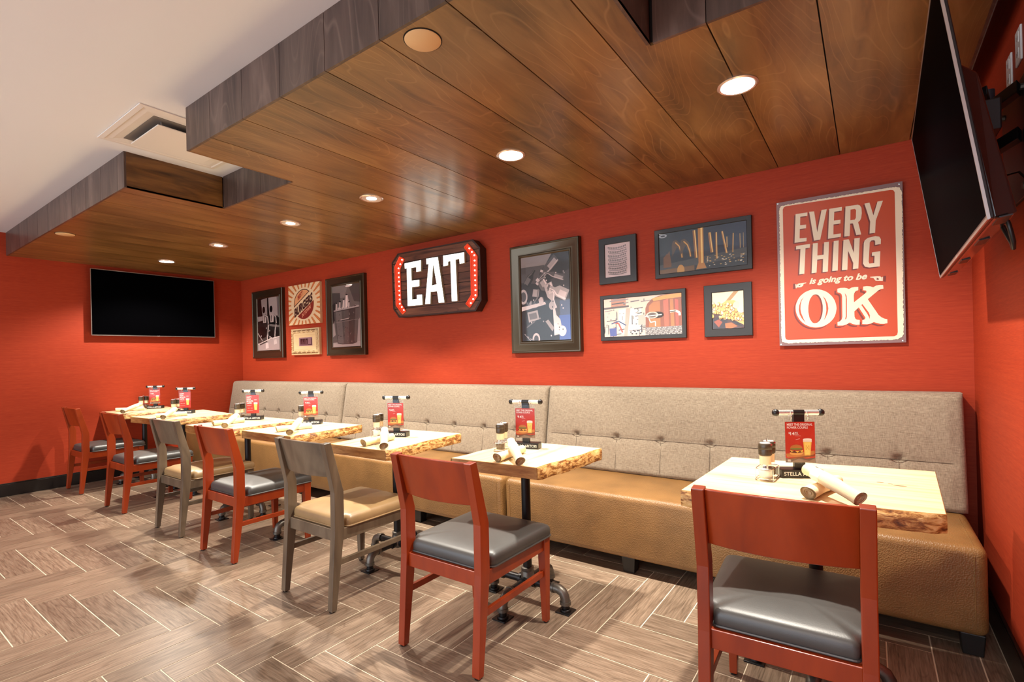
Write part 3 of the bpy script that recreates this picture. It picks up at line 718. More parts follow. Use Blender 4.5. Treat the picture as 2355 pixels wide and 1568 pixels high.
TN = ['nearest table by the right wall', 'second nearest table', 'third nearest table', 'middle table of the row', 'third table from the end wall', 'second table from the end wall', 'table at the far end wall']
def make_caddy(label):
    t = thing('condiment_caddy', label, 'caddy', group='chrome condiment caddies')
    a, b = .056, .031; r = .0016
    for z in (.008, .046): MB().tube([(p[0], p[1], z) for p in densify([(-a, -b), (a, -b), (a, b), (-a, b)], .05, .02)], r, 6, True).build('wire_loop', CHROME, t, 60)
    for sx in (-1, 1):
        for sy in (-1, 1): MB().tube([(sx*(a-.006), sy*(b+.0), .002), (sx*(a-.006), sy*b, .046)], r, 6).build('wire_post', CHROME, t, 60)
    MB().tube([(-.0065, 0, .008), (-.0065, 0, .146), (-.004, 0, .153), (0, 0, .156), (.004, 0, .153), (.0065, 0, .146), (.0065, 0, .008)], r, 6).tube([(0, -b, .008), (0, b, .008)], r, 6).build('handle', CHROME, t, 60)
    for sx in (-1, 1):
        for sy in (-1, 1): MB().ball((sx*(a-.006), sy*b, .0035), .0035, 8).build('foot', CHROME, t, 60)
    return t
def make_grinder(label, fill, cat, grp):
    t = thing('spice_grinder', label, cat, group=grp)
    MB().lathe([(.0215, 0), (.0242, .003), (.0245, .032), (.0225, .042), (.0200, .049), (.0200, .095)], seg=20).build('jar', JAR, t, 50)
    MB().lathe([(.0205, .002), (.0225, .005), (.0228, .028), (.0222, .029)], seg=20).build('filling', fill, t, 50)
    MB().lathe([(.0204, .052), (.0204, .084)], seg=20, cap=False).build('label_band', LABELM, t, 50)
    c = MB().lathe([(.0200, .085), (.0238, .088), (.0244, .106), (.0236, .109), (.0246, .111), (.0244, .126), (.0215, .131)], seg=24).build('cap', CAPM, t, 40)
    MB().lathe([(.0192, .1312), (.018, .1335), (.005, .134)], seg=20).build('lid', plain('grey_lid', rgb(170, 166, 166), .3), c, 40)
    MB().tube([(.022*math.cos(k), .022*math.sin(k), .1265) for k in [-.9+.2*j for j in range(8)]], .0035, 6).build('lid_catch', plain('dark_red_plastic', rgb(120, 20, 22), .3), c, 40)
    return t
GRP_S, GRP_P = 'salt grinders', 'pepper grinders'
CP = [((6.604, -1.285), 86), ((5.325, -1.295), 108), ((4.302, -1.278), 118), ((3.150, -1.090), 112), ((2.395, -1.230), 112), ((1.075, -1.230), 118), ((.080, -1.180), 100)]
SIDE = TN
cad = sg = pg = None
for i, ((x, y), a) in enumerate(CP):
    A = math.radians(a); zl = ZT[i]+.0105; fx, fy = x-math.cos(A)*.0285, y-math.sin(A)*.0285; bx_, by_ = x+math.cos(A)*.0285, y+math.sin(A)*.0285
    l1 = 'chrome wire caddy holding two grinders on the '+SIDE[i]; l2 = 'salt grinder at the front of the caddy on the '+SIDE[i]; l3 = 'pepper grinder at the rear of the caddy on the '+SIDE[i]
    f = (fx, fy, zl); b = (bx_, by_, zl)
    if i in (1,): f, b = b, f; l2 = l2.replace('the front of', 'the rear of'); l3 = l3.replace('the rear of', 'the front of')
    if i == 0:
        cad = make_caddy(l1); sg = make_grinder(l2, SALT, 'grinder', GRP_S); pg = make_grinder(l3, PEPP, 'grinder', GRP_P)
        cad.location = (x, y, ZT[i]); cad.rotation_euler = (0, 0, A); sg.location = f; pg.location = b; sg.rotation_euler = pg.rotation_euler = (0, 0, .4)
    else:
        dup(cad, (x, y, TZ), A, l1); dup(sg, f, .4+i, l2); dup(pg, b, .9+i, l3)

# rolled napkins, one laid across the other
def napkin_meshes(seed):
    rnd = random.Random(seed); L = .25; n = 26; seg = 22; vs = []; fs = []
    for i in range(n+1):
        u = i/n; x = -L/2+L*u
        for k in range(seg):
            a = 2*PI*k/seg; r = .0225*(1+.05*math.sin(2*a+u*2+seed)+.035*math.sin(3*a-u*5))+(.0015*math.sin(u*9+seed))
            if u < .04 or u > .96: r *= 1.03
            vs.append((x+.006*math.cos(a+seed)*(abs(2*u-1)**6), r*math.cos(a), r*.92*math.sin(a)))
    for i in range(n):
        for k in range(seg): fs.append((i*seg+k, i*seg+(k+1) % seg, (i+1)*seg+(k+1) % seg, (i+1)*seg+k))
    mb = MB().add(vs, fs)
    for e, s in ((0, 1), (n, -1)):           # spiral inner folds at each end
        for rr, inn in ((.86, .004), (.62, .010), (.34, .016)):
            ring = [Vector(vs[e*seg+k]) for k in range(seg)]; c = sum(ring, Vector())/seg
            a = [c+(p-c)*rr+Vector((s*inn*.2, .0015*math.sin(rr*9), 0)) for p in ring]; b = [c+(p-c)*(rr*.96)+Vector((s*.03, 0, 0)) for p in ring]
            mb.add(a+b, [(k, (k+1) % seg, (k+1) % seg+seg, k+seg) for k in range(seg)])
        ring = [vs[e*seg+k] for k in range(seg)]; c = sum((Vector(p) for p in ring), Vector())/seg
        mb.add([tuple(c+(Vector(p)-c)*.95+Vector((s*.012, 0, 0))) for p in ring], [tuple(range(seg))])
    return mb
NAP = [
 ((6.756, -1.430, .834), (6.900, -1.605, .800), (6.762, -1.531), (6.832, -1.290)),
 ((5.476, -1.423, .828), (5.630, -1.575, .782), (5.490, -1.560), (5.468, -1.312)),
 ((4.600, -1.480, .828), (4.728, -1.595, .788), (4.546, -1.590), (4.515, -1.345)),
 ((3.573, -1.387, .828), (3.716, -1.545, .782), (3.478, -1.510), (3.528, -1.262)),
 ((2.740, -1.430, .828), (2.900, -1.590, .782), (2.636, -1.560), (2.622, -1.312)),
 ((1.540, -1.420, .828), (1.690, -1.560, .785), (1.440, -1.530), (1.500, -1.300)),
 ((.500, -1.370, .828), (.600, -1.520, .788), (.230, -1.480), (.330, -1.262))]
nm = [napkin_meshes(k).build('napkin_roll', NAPK, None, 70) for k in (1, 4)]
nme = [o.data for o in nm]
for o in nm: bpy.data.objects.remove(o)
bandme = None
def napkin(p, q, k, label):
    p, q = Vector(p), Vector(q); d = (q-p); c = (p+q)/2
    o = bpy.data.objects.new('napkin_roll', None); COL.objects.link(o); tag(o, label, 'napkin', 'rolled linen napkins'); o.empty_display_size = .1
    o.location = c; o.rotation_mode = 'QUATERNION'; o.rotation_quaternion = d.to_track_quat('X', 'Z')
    link('cloth', nme[k], o)
    b = MB().lathe([(.0234, -.022), (.0239, -.02), (.0239, .02), (.0234, .022)], seg=22, cap=False)
    b.v = [(z-.055 if k else z+.05, x, y*.93) for x, y, z in b.v]
    b.build('paper_band', PAPER, o, 60)
for i, (a0, a1, b0, b1) in enumerate(NAP):
    napkin((b0[0], b0[1], ZT[i]+.0215), (b1[0], b1[1], ZT[i]+.0215), 0, 'cream napkin roll lying under another on the '+TN[i])
    napkin(a0, a1, 1, 'cream napkin roll laid across another on the '+TN[i])

# ================================================================== wall signs and pictures (outlines in mm from each sign's base)
TR_OK = [('cream',[(-289,827),(-279,843),(-253,845),(272,841),(291,832),(299,810),(292,45),(286,27),(266,15),(-264,13),(-288,23),(-294,44)]),('signred',[(-270,820),(-264,833),(-253,837),(251,829),(262,825),(268,813),(267,56),(264,40),(251,33),(-257,33),(-269,37),(-273,50)]),('maroon',[(-211,774),(-149,773),(-150,753),(-186,754),(-189,704),(-157,703),(-158,682),(-190,681),(-193,627),(-157,625),(-158,605),(-220,604)]),('maroon',[(-140,775),(-116,773),(-103,649),(-78,774),(-52,774),(-88,604),(-120,602)]),('maroon',[(-40,773),(21,773),(20,752),(-16,752),(-19,702),(13,701),(12,680),(-21,680),(-23,623),(13,623),(12,604),(-50,602)]),('maroon',[(38,772),(95,771),(106,765),(112,750),(113,721),(110,695),(104,681),(95,674),(108,602),(85,602),(72,670),(58,671),(54,602),(29,602)]),('maroon',[(126,771),(149,772),(165,698),(186,771),(209,771),(176,668),(172,602),(146,601),(150,667)]),('maroon',[(-211,585),(-139,585),(-141,564),(-163,563),(-173,415),(-199,414),(-190,564),(-213,563)]),('maroon',[(-125,586),(-101,586),(-104,513),(-74,514),(-70,584),(-45,585),(-54,414),(-80,413),(-76,490),(-106,489),(-110,414),(-135,413)]),('maroon',[(-23,585),(2,585),(-6,414),(-33,413)]),('maroon',[(25,585),(50,584),(72,504),(76,585),(101,585),(91,414),(66,413),(68,448),(46,521),(41,413),(14,413)]),('maroon',[(119,552),(124,566),(137,578),(173,583),(189,577),(197,562),(196,536),(171,534),(171,556),(166,562),(154,561),(146,552),(139,446),(143,435),(165,435),(167,475),(155,476),(156,495),(193,497),(189,414),(141,413),(122,420),(113,437)]),('maroon',[(-20,193),(-21,177),(-24,162),(-30,148),(-37,135),(-45,123),(-56,112),(-67,103),(-80,96),(-94,91),(-108,89),(-123,88),(-137,90),(-152,94),(-166,101),(-179,109),(-191,120),(-201,132),(-210,145),(-217,160),(-222,175),(-225,192),(-225,208),(-224,224),(-220,240),(-215,254),(-207,268),(-198,280),(-187,291),(-175,299),(-162,306),(-147,310),(-133,312),(-118,312),(-104,309),(-90,305),(-76,298),(-64,289),(-52,279),(-43,267),(-34,253),(-28,239),(-23,224),(-21,209)]),('maroon',[(-17,305),(-3,308),(17,306),(28,303),(38,298),(51,305),(64,306),(82,305),(82,286),(70,283),(62,272),(60,259),(60,220),(118,270),(120,277),(116,282),(104,285),(104,305),(121,306),(138,303),(151,297),(163,305),(178,307),(195,305),(196,285),(183,283),(174,278),(124,232),(172,141),(183,128),(196,120),(210,115),(210,95),(195,91),(178,92),(162,98),(150,104),(136,96),(119,93),(97,95),(97,117),(108,121),(113,129),(83,190),(61,169),(61,139),(66,126),(74,121),(85,119),(85,94),(69,93),(52,98),(38,108),(24,98),(6,92),(-21,93),(-20,113),(-9,116),(1,128),(4,142),(4,258),(2,272),(-5,279),(-18,284)]),('signred',[(-9,312),(5,314),(25,313),(36,310),(46,304),(58,312),(72,313),(90,312),(89,293),(78,290),(70,279),(67,266),(68,227),(125,276),(127,284),(123,288),(112,291),(112,311),(128,313),(145,310),(158,303),(171,311),(186,313),(202,311),(203,291),(190,290),(181,284),(131,239),(179,148),(191,135),(203,127),(217,122),(217,101),(202,98),(186,99),(169,105),(157,111),(143,103),(126,100),(104,102),(105,124),(116,128),(120,136),(90,197),(68,176),(69,146),(74,133),(81,128),(93,126),(92,101),(76,100),(60,105),(46,115),(32,105),(14,99),(-13,100),(-12,120),(-1,123),(9,135),(12,149),(12,265),(10,279),(3,286),(-10,291)]),('signred',[(-14,200),(-15,184),(-19,169),(-24,155),(-31,142),(-40,130),(-50,119),(-61,110),(-74,103),(-88,99),(-102,96),(-117,96),(-131,97),(-146,102),(-160,108),(-172,116),(-184,127),(-195,139),(-203,152),(-210,167),(-215,183),(-218,199),(-219,215),(-218,231),(-214,247),(-209,261),(-201,275),(-192,287),(-181,298),(-169,306),(-155,313),(-141,317),(-127,319),(-112,319),(-98,316),(-84,312),(-70,305),(-58,296),(-47,286),(-37,274),(-28,260),(-22,246),(-17,231),(-15,215)]),('cream',[(-203,780),(-142,779),(-143,759),(-179,760),(-181,710),(-150,709),(-151,688),(-183,687),(-185,633),(-149,631),(-150,611),(-212,610)]),('cream',[(-133,781),(-108,779),(-95,655),(-71,780),(-45,780),(-81,610),(-112,608)]),('cream',[(-33,779),(28,779),(27,758),(-9,758),(-12,708),(20,707),(19,686),(-14,686),(-16,629),(20,629),(19,610),(-43,608)]),('cream',[(45,778),(102,777),(112,771),(119,756),(120,727),(117,701),(111,687),(102,679),(115,608),(92,608),(78,676),(65,677),(61,608),(36,609)]),('cream',[(133,777),(156,778),(172,704),(192,777),(216,777),(182,674),(178,607),(153,607),(157,673)]),('cream',[(-204,591),(-132,592),(-134,570),(-156,570),(-165,421),(-191,420),(-182,570),(-205,570)]),('cream',[(-118,593),(-93,592),(-97,519),(-66,520),(-62,591),(-38,591),(-47,420),(-73,419),(-69,496),(-98,495),(-103,420),(-128,419)]),('cream',[(-15,591),(9,591),(1,420),(-26,420)]),('cream',[(32,591),(57,590),(79,510),(83,591),(108,591),(98,420),(73,419),(75,454),(52,527),(47,419),(21,420)]),('cream',[(126,558),(130,572),(144,584),(179,589),(196,583),(203,568),(202,542),(177,540),(177,562),(172,568),(160,567),(153,558),(146,452),(149,441),(171,441),(173,481),(161,482),(162,501),(199,503),(195,420),(148,419),(129,426),(120,444)]),('signred',[(68,756),(89,756),(94,748),(92,705),(87,696),(66,696)]),('cream',[(-9,204),(-11,189),(-14,174),(-19,159),(-26,146),(-35,134),(-45,124),(-57,115),(-69,108),(-83,103),(-97,101),(-112,100),(-126,102),(-141,106),(-155,113),(-168,121),(-179,131),(-190,144),(-198,157),(-205,172),(-210,187),(-213,203),(-214,220),(-213,236),(-209,251),(-203,266),(-196,280),(-187,292),(-176,302),(-164,311),(-150,317),(-136,322),(-122,324),(-107,323),(-93,321),(-79,316),(-65,309),(-53,301),(-42,290),(-32,278),(-24,265),(-17,250),(-13,235),(-10,220)]),('maroon',[(-76,208),(-77,191),(-79,176),(-83,162),(-87,149),(-93,139),(-100,132),(-107,127),(-114,126),(-121,128),(-128,134),(-134,142),(-139,153),(-144,166),(-147,181),(-149,197),(-149,213),(-148,230),(-145,245),(-142,260),(-137,272),(-131,282),(-125,289),(-118,293),(-110,294),(-103,292),(-96,287),(-90,278),(-85,268),(-81,254),(-78,240),(-76,224)]),('signred',[(-84,205),(-85,189),(-87,174),(-91,160),(-95,147),(-100,137),(-106,130),(-112,126),(-118,125),(-125,127),(-131,132),(-136,140),(-141,150),(-145,163),(-147,178),(-149,194),(-149,210),(-148,226),(-146,241),(-143,256),(-138,268),(-133,278),(-128,285),(-121,289),(-115,290),(-109,288),(-103,283),(-97,275),(-93,264),(-89,251),(-86,237),(-85,221)]),('cream',[(-3,316),(11,319),(31,318),(42,315),(52,309),(65,316),(78,318),(96,317),(95,298),(84,295),(76,283),(74,270),(74,232),(131,281),(133,289),(130,293),(118,296),(118,316),(134,317),(151,314),(164,308),(177,316),(192,318),(208,316),(209,296),(196,294),(187,289),(138,244),(185,153),(197,140),(209,132),(223,127),(223,106),(208,103),(192,104),(175,110),(163,116),(150,108),(132,105),(110,107),(111,129),(122,133),(126,141),(96,202),(75,181),(75,151),(80,138),(87,133),(99,131),(98,105),(82,105),(66,110),(52,120),(38,110),(20,104),(-6,105),(-6,125),(5,128),(15,140),(18,154),(19,270),(16,284),(9,291),(-3,296)]),('signred',[(-170,285),(-185,266),(-195,236),(-198,208),(-194,182),(-184,159),(-164,130),(-176,159),(-186,190),(-189,213),(-188,238),(-182,263)]),('signred',[(-75,282),(-62,263),(-52,235),(-49,206),(-53,181),(-62,157),(-73,138),(-64,165),(-59,195),(-59,222),(-63,250)]),('signred',[(32,289),(40,271),(41,252),(39,153),(36,142),(30,137),(34,156),(36,263)]),('signred',[(113,219),(141,170),(146,154),(144,133),(141,146),(133,165),(108,214)]),('cream',[(151,367),(181,367),(195,365),(202,359),(203,339),(188,341),(175,343),(169,353),(166,359),(152,363)]),('cream',[(204,362),(208,359),(207,339),(203,338)]),('maroon',[(210,365),(221,365),(219,333),(209,336)]),('maroon',[(181,359),(192,351),(186,346),(179,349)]),('cream',[(-156,368),(-157,364),(-170,361),(-173,350),(-183,343),(-203,343),(-206,346),(-204,361),(-195,366)]),('cream',[(-213,362),(-207,363),(-206,339),(-211,339)]),('maroon',[(-224,366),(-214,367),(-213,337),(-225,336)]),('maroon',[(-183,359),(-190,350),(-198,351),(-192,356)])]
TR_OKtext = [(-141,355),(138,355),(-140,384)]
TR_OKscrew = [(-296,860),(289,853),(289,8),(-295,7)]
TR_EATouter = [(-493,627),(456,620),(535,540),(539,86),(473,-2),(-495,2),(-575,92),(-583,548)]
TR_EAT = [[(-358,513),(-156,516),(-159,415),(-220,414),(-219,459),(-287,459),(-287,338),(-183,335),(-185,276),(-284,277),(-284,158),(-220,157),(-221,197),(-151,195),(-149,99),(-347,102),(-348,463),(-374,461),(-377,512)],[(-87,520),(60,517),(128,98),(59,100),(42,207),(-7,208),(-6,267),(39,271),(-1,465),(-23,267),(-6,267),(-7,208),(-41,209),(-47,101),(-113,102),(-58,469),(-85,468)],[(125,519),(374,515),(375,423),(320,421),(318,466),(273,464),(283,98),(218,101),(212,460),(183,458),(182,426),(126,424)]]
TR_BR = [[(-461,591),(-398,559),(-454,483),(-462,460),(-456,138),(-392,59),(-437,34),(-525,125),(-533,499)],[(403,587),(483,498),(506,465),(498,124),(411,35),(369,68),(432,138),(432,481),(365,563)]]
TR_BULB = [[(-431,558),(-457,518),(-483,481),(-482,437),(-482,394),(-481,352),(-480,308),(-479,263),(-479,220),(-477,178),(-476,136),(-448,103),(-421,72)],[(419,546),(446,512),(473,479),(475,433),(474,392),(475,348),(475,305),(476,263),(476,219),(477,178),(475,134),(449,103),(421,70)]]
def mm(pts): return [(a/1000, b/1000) for a, b in pts]
CREAM, SRED, MAR = (244, 228, 200), (196, 70, 14), (122, 38, 16)
t = thing('slogan_sign', 'tall worn metal sign reading EVERYTHING is going to be OK', 'sign', (6.798, 0, 1.284))
MB().box(-.304, .302, -.0235, -.0215, -.002, .865).build('panel', MAUVE, t)
for x in (-.25, .25):
    for z in (.06, .80): MB().tube([(x, -.0215, z), (x, 0, z)], .008, 8).build('standoff', SILVER, t)
pr = Print(-.0237, .00005, .32)
cmap = {'cream': CREAM, 'signred': SRED, 'maroon': MAR}
for k, (c, p) in enumerate(TR_OK):
    if k == 0:      # worn paint edge
        P = mm(p); Q = []; rnd = random.Random(5)
        for i in range(len(P)):
            a, b = P[i], P[(i+1) % len(P)]; L = math.hypot(a[0]-b[0], a[1]-b[1]); n = max(1, int(L/.006))
            for j in range(n): u = j/n; Q.append((a[0]+(b[0]-a[0])*u+rnd.uniform(-.0022, .0022), a[1]+(b[1]-a[1])*u+rnd.uniform(-.0022, .0022)))
        pr.poly([(x*1.006, .432+(z-.432)*1.004) for x, z in Q], (92, 66, 56)); pr.poly(Q, CREAM)
    else: pr.poly(mm(p), cmap[c])
pr.text('is going to be', -.141, .345, .279, .047, CREAM, .035, .32)
pr.build('print', t)
for x, z in mm(TR_OKscrew): MB().lathe([(.0055, 0), (.005, .0018), (.002, .0022)], seg=12).build('screw', SILVER, t, 40).matrix_local = Matrix.Translation((x, -.0237, z)) @ Matrix.Rotation(PI/2, 4, 'X')

# lit EAT sign
t = thing('eat_sign', 'dark plank octagon sign with lit white letters EAT', 'sign', (3.70, 0, 1.66))
oct_ = mm(TR_EATouter)
cxm = sum(p[0] for p in oct_)/8; czm = sum(p[1] for p in oct_)/8
MB().prism(oct_, -.078, 0, 'y').build('box', SIGNE, t, bevel=.003)
inner = [(cxm+(x-cxm)*.975, czm+(z-czm)*.962) for x, z in oct_]
zb = [0, .088, .175, .262, .350, .438, .530, .64]
for a, b in zip(zb, zb[1:]):
    pl = cliprect(inner, -1, 1, a+.003, b-.003)
    if len(pl) > 2: MB().prism(pl, -.086, -.078, 'y').build('board', SIGNW, t, bevel=.0015)
mb = MB(); n = 8
for i in range(8):
    a, b, c, d = oct_[i], oct_[(i+1) % 8], inner[(i+1) % 8], inner[i]
    mb.add([(a[0], -.089, a[1]), (b[0], -.089, b[1]), (c[0], -.089, c[1]), (d[0], -.089, d[1]), (a[0], -.07, a[1]), (b[0], -.07, b[1]), (c[0], -.08, c[1]), (d[0], -.08, d[1])], [(0, 1, 2, 3), (0, 4, 5, 1), (3, 2, 6, 7)])
mb.build('rim', SIGNE, t)
for p, nm_ in zip(TR_EAT, 'EAT'):
    P = mm(p); seen = set(); Q = []
    for q in P:          # the A keeps a hair-wide slit to its counter
        if q in seen: q = (q[0]-.0012, q[1])
        seen.add(q); Q.append(q)
    P = Q; l = MB().prism(P, -.109, -.086, 'y').build('letter', LETSIDE, t)
    n_ = len(P); MB().add([(a, -.1095, b) for a, b in P], [tuple(range(n_))]).build('letter_face', LETTER, l)
    f = kids(l)[0].data
    if f.polygons[0].normal.y > 0: f.flip_normals()
    l['label'] = 'lit white letter '+nm_
for p, bl in zip(TR_BR, TR_BULB):
    P = mm(p); ch = MB().prism(P, -.0885, -.086, 'y').build('bracket', BRRED, t)
    mb = MB(); n_ = len(P)
    for i in range(n_): mb.tube([(P[i][0], -.093, P[i][1]), (P[(i+1) % n_][0], -.093, P[(i+1) % n_][1])], .0055, 6)
    mb.build('bracket_rim', BRRED, ch)
    for x, z in mm(bl): MB().ball((x, -.0905, z), .0072, 10).build('bulb', BULB, ch, 60)

# framed pictures
def frame_mesh(x0, x1, z0, z1, prof):
    """prof: (inset from outer edge, y) profile mitred round the rectangle"""
    mb = MB(); n = len(prof); vs = []
    for i, y in prof: vs += [(x0+i, y, z0+i), (x1-i, y, z0+i), (x1-i, y, z1-i), (x0+i, y, z1-i)]
    fs = []
    for k in range(n-1):
        for j in range(4): fs.append((k*4+j, k*4+(j+1) % 4, (k+1)*4+(j+1) % 4, (k+1)*4+j))
    return mb.add(vs, fs)
def picture(label, x0, x1, z0, z1, ins, kind):
    t = thing('framed_picture', label, 'picture', ((x0+x1)/2, 0, z0)); w = x1-x0; h = z1-z0
    ix, iz = ins
    if kind == 'bronze':
        pf = [(0, 0), (0, -.040), (.006, -.046), (.014, -.046), (.018, -.043), (.03, -.040), (.06, -.028), (.076, -.026), (.082, -.030), (.09, -.030), (.098, -.022)]
        frame_mesh(-w/2, w/2, 0, h, [(i*ix/.098, y) for i, y in pf]).build('frame', BRZ, t, 22); yp = -.0225
    else:
        frame_mesh(-w/2, w/2, 0, h, [(0, 0), (0, -.0225), (.002, -.024), (ix-.003, -.024), (ix, -.020), (ix, -.016)]).build('frame', FBLK, t, 25); yp = -.0165
    return t, w-2*ix, h-2*ix if kind != 'x' else 0, yp, ix
def pane(t, w, h, yp, z0): MB().box(-w/2, w/2, yp-.0025, yp-.0017, z0, z0+h).build('pane', PANE, t)
class UV:
    """print addressed in picture coordinates: u to the right 0..1, v down 0..1, clipped to the sheet"""
    def __init__(s, w, h, yp, z0, rough=.35): s.p = Print(yp, .00002, rough); s.w, s.h, s.z0 = w, h, z0
    def poly(s, pts, c):
        pts = cliprect(pts, 0, 1, 0, 1); c = tuple(int(255*(q/255)**1.55) for q in c)      # printed contrast
        if len(pts) > 2: s.p.poly([((u-.5)*s.w, s.z0+(1-v)*s.h) for u, v in pts], c)
        return s
    def bg(s, c): return s.poly([(0, 0), (1, 0), (1, 1), (0, 1)], c)
    def ell(s, u, v, a, b, c, n=16, rot=0):
        ca, sa = math.cos(rot), math.sin(rot); k = s.w/s.h; out = []
        for i in range(n):
            x, y = a*math.cos(2*PI*i/n), b/k*math.sin(2*PI*i/n); out.append((u+x*ca-y*sa, v+(x*sa+y*ca)*k))
        return s.poly(out, c)
    def line(s, pts, wd, c):
        k = s.w/s.h
        for (a, b), (d, e) in zip(pts, pts[1:]):
            L = math.hypot(d-a, (e-b)/k) or 1; nx, ny = -(e-b)/k/L*wd/2, (d-a)/L*wd/2*k
            s.poly([(a+nx, b+ny), (d+nx, e+ny), (d-nx, e-ny), (a-nx, b-ny)], c)
        return s
    def build(s, t): return s.p.build('print', t)
def g(v): return (int(v*.98), int(v*.92), int(v*.91))

# --- bottle cap drawing
t, w, h, yp, i0 = picture('small black frame with a drawing of a stack of bottle caps', 5.311, 5.601, 1.773, 2.110, (.048, .048), 'flat')
a = UV(w, h, yp, .048).bg((226, 208, 206)); rnd = random.Random(3)
for r in range(7):
    v0 = .12+r*.125
    a.line([(.14+.02*(r % 2)+.72*k/10, v0+.075*math.sin(PI*k/10)*.55+.03) for k in range(11)], .018, g(112))
    for k in range(11):
        u = .14+.02*(r % 2)+.068*k; vv = v0+.04*math.sin(PI*k/10)-.045
        a.ell(u, vv+.02, .028, .028, g(120), 8).ell(u+.006, vv+.022, .014, .016, g(205), 6)
a.build(t); pane(t, w, h, yp, .048)
# --- row of brass taps
t, w, h, yp, i0 = picture('wide black frame with a photo of golden beer taps', 5.735, 6.353, 1.770, 2.106, (.030, .030), 'flat')
a = UV(w, h, yp, .030).bg((46, 50, 62))
for k in range(8): a.poly([(k/8, 0), ((k+1)/8, 0), ((k+1)/8, 1), (k/8, 1)], (58-k*2, 60-k*2, 66+k*3))
a.poly([(0, .78), (1, .6), (1, .78), (.5, .92), (0, 1)], (104, 104, 102)).poly([(0, .92), (.55, .86), (1, .80), (1, 1), (0, 1)], (44, 40, 40)).poly([(0, .9), (.42, .87), (.42, 1), (0, 1)], (150, 118, 66))
for u, v0, v1, wd in ((.05, .5, .85, .10), (.10, .44, .8, .05)): a.poly([(u, v0+.1), (u+wd*.5, v0), (u+wd, v1), (u, v1)], (150, 110, 60))
for u in (.19, .29):
    a.poly([(u-.02, .22), (u+.02, .2), (u+.07, .3), (u+.10, .5), (u+.105, .66), (u+.075, .66), (u+.06, .5), (u+.03, .38), (u-.03, .6), (u-.035, .34)], (120, 92, 54)).line([(u+.01, .26), (u+.055, .36), (u+.08, .52), (u+.088, .65)], .014, (226, 186, 112))
for u0, v0, u1, v1, wd, c in ((.425, .03, .445, .70, .036, (178, 132, 64)), (.50, .0, .50, .86, .062, (206, 160, 82)), (.60, .14, .625, .62, .034, (186, 140, 70)), (.675, .16, .675, .78, .024, (170, 126, 64)), (.74, .16, .785, .68, .022, (196, 150, 84)), (.79, .3, .79, .55, .014, (170, 130, 70)), (.86, .24, .85, .68, .014, (180, 140, 84)), (.93, .27, .93, .6, .009, (160, 126, 90)), (.965, .26, .965, .6, .006, (150, 124, 100))):
    a.line([(u0, v0), (u1, v1)], wd, c).line([(u0+wd*.15, v0), (u1+wd*.15, v1)], wd*.3, (246, 222, 158))
a.poly([(.465, .84), (.535, .84), (.56, .97), (.44, .98)], (206, 160, 82))
rnd = random.Random(2)
for k in range(46): a.ell(.56+.42*rnd.random(), .70+.24*rnd.random(), .006+.008*rnd.random(), .008, (220, 190, 130) if rnd.random() < .6 else (236, 230, 214), 8)
a.ell(.26, .96, .045, .14, (214, 176, 104)).ell(.05, .06, .05, .045, (190, 194, 200), 14).ell(.05, .06, .03, .022, (70, 74, 82), 12)
a.build(t); pane(t, w, h, yp, .030)
# --- brewery with copper kettle
t, w, h, yp, i0 = picture('wide black frame with a photo of a copper brewing kettle and pipes', 5.313, 5.938, 1.356, 1.689, (.028, .028), 'flat')
a = UV(w, h, yp, .028).bg((238, 214, 198)); rnd = random.Random(8)
a.poly([(.1, .0), (.3, 0), (.3, .22), (.1, .24)], (206, 160, 132)).poly([(0, .22), (.34, .20), (.34, .25), (0, .27)], (128, 110, 100)).poly([(.2, .3), (.5, .28), (.5, .9), (.2, .95)], (250, 236, 222))
for k in range(34):
    u, v = rnd.random()*.55, rnd.random()*.95; L = .05+.22*rnd.random(); c = g(rnd.choice((96, 120, 150, 170)))
    a.line([(u, v), (u+L, v-.02)] if k % 2 else [(u, v), (u, v+L*1.2)], .008+.006*rnd.random(), c)
for k in range(26): a.ell(rnd.random()*.55, .1+.8*rnd.random(), .012, .012, g(rnd.choice((90, 130, 190))), 8)
a.poly([(.30, .28), (.36, .28), (.31, 1), (.27, 1)], (206, 190, 176)).poly([(.46, .48), (.55, .47), (.55, .72), (.46, .73)], (214, 196, 184))
a.poly([(.07, .78), (.17, .77), (.17, .98), (.08, .99)], (112, 120, 176)).line([(.13, .62), (.2, .66), (.25, .9)], .02, (206, 110, 70)).line([(.1, .66), (.2, .6), (.3, .72)], .014, (90, 110, 150))
for k in range(9): a.ell(.36+.018*k, .9+.05*math.sin(k*2), .012, .02, g(90), 8)
ket = [(.555, .80), (.555, .32), (.58, .2), (.64, .09), (.72, .03), (.82, 0), (1, 0), (1, .80)]
a.poly(ket, (176, 112, 46)).poly([(.60, .8), (.60, .26), (.66, .16), (.74, .16), (.74, .8)], (206, 148, 70)).poly([(.78, .16), (.84, .12), (.84, .8), (.79, .8)], (222, 132, 92)).poly([(.86, .14), (.90, .12), (.91, .8), (.87, .8)], (206, 150, 78)).poly([(.92, .14), (.96, .16), (.96, .8), (.93, .8)], (214, 120, 90)).poly([(.64, .08), (.8, .02), (1, .0), (1, .10), (.8, .12), (.66, .15)], (232, 180, 92))
a.poly([(.55, .80), (1, .80), (1, 1), (.55, 1)], (166, 158, 152))
for r in range(5):
    for k in range(20): a.ell(.56+.022*k+.011*(r % 2), .825+.04*r, .0075, .0075, (236, 230, 222) if (k+r) % 3 else (100, 94, 92), 6)
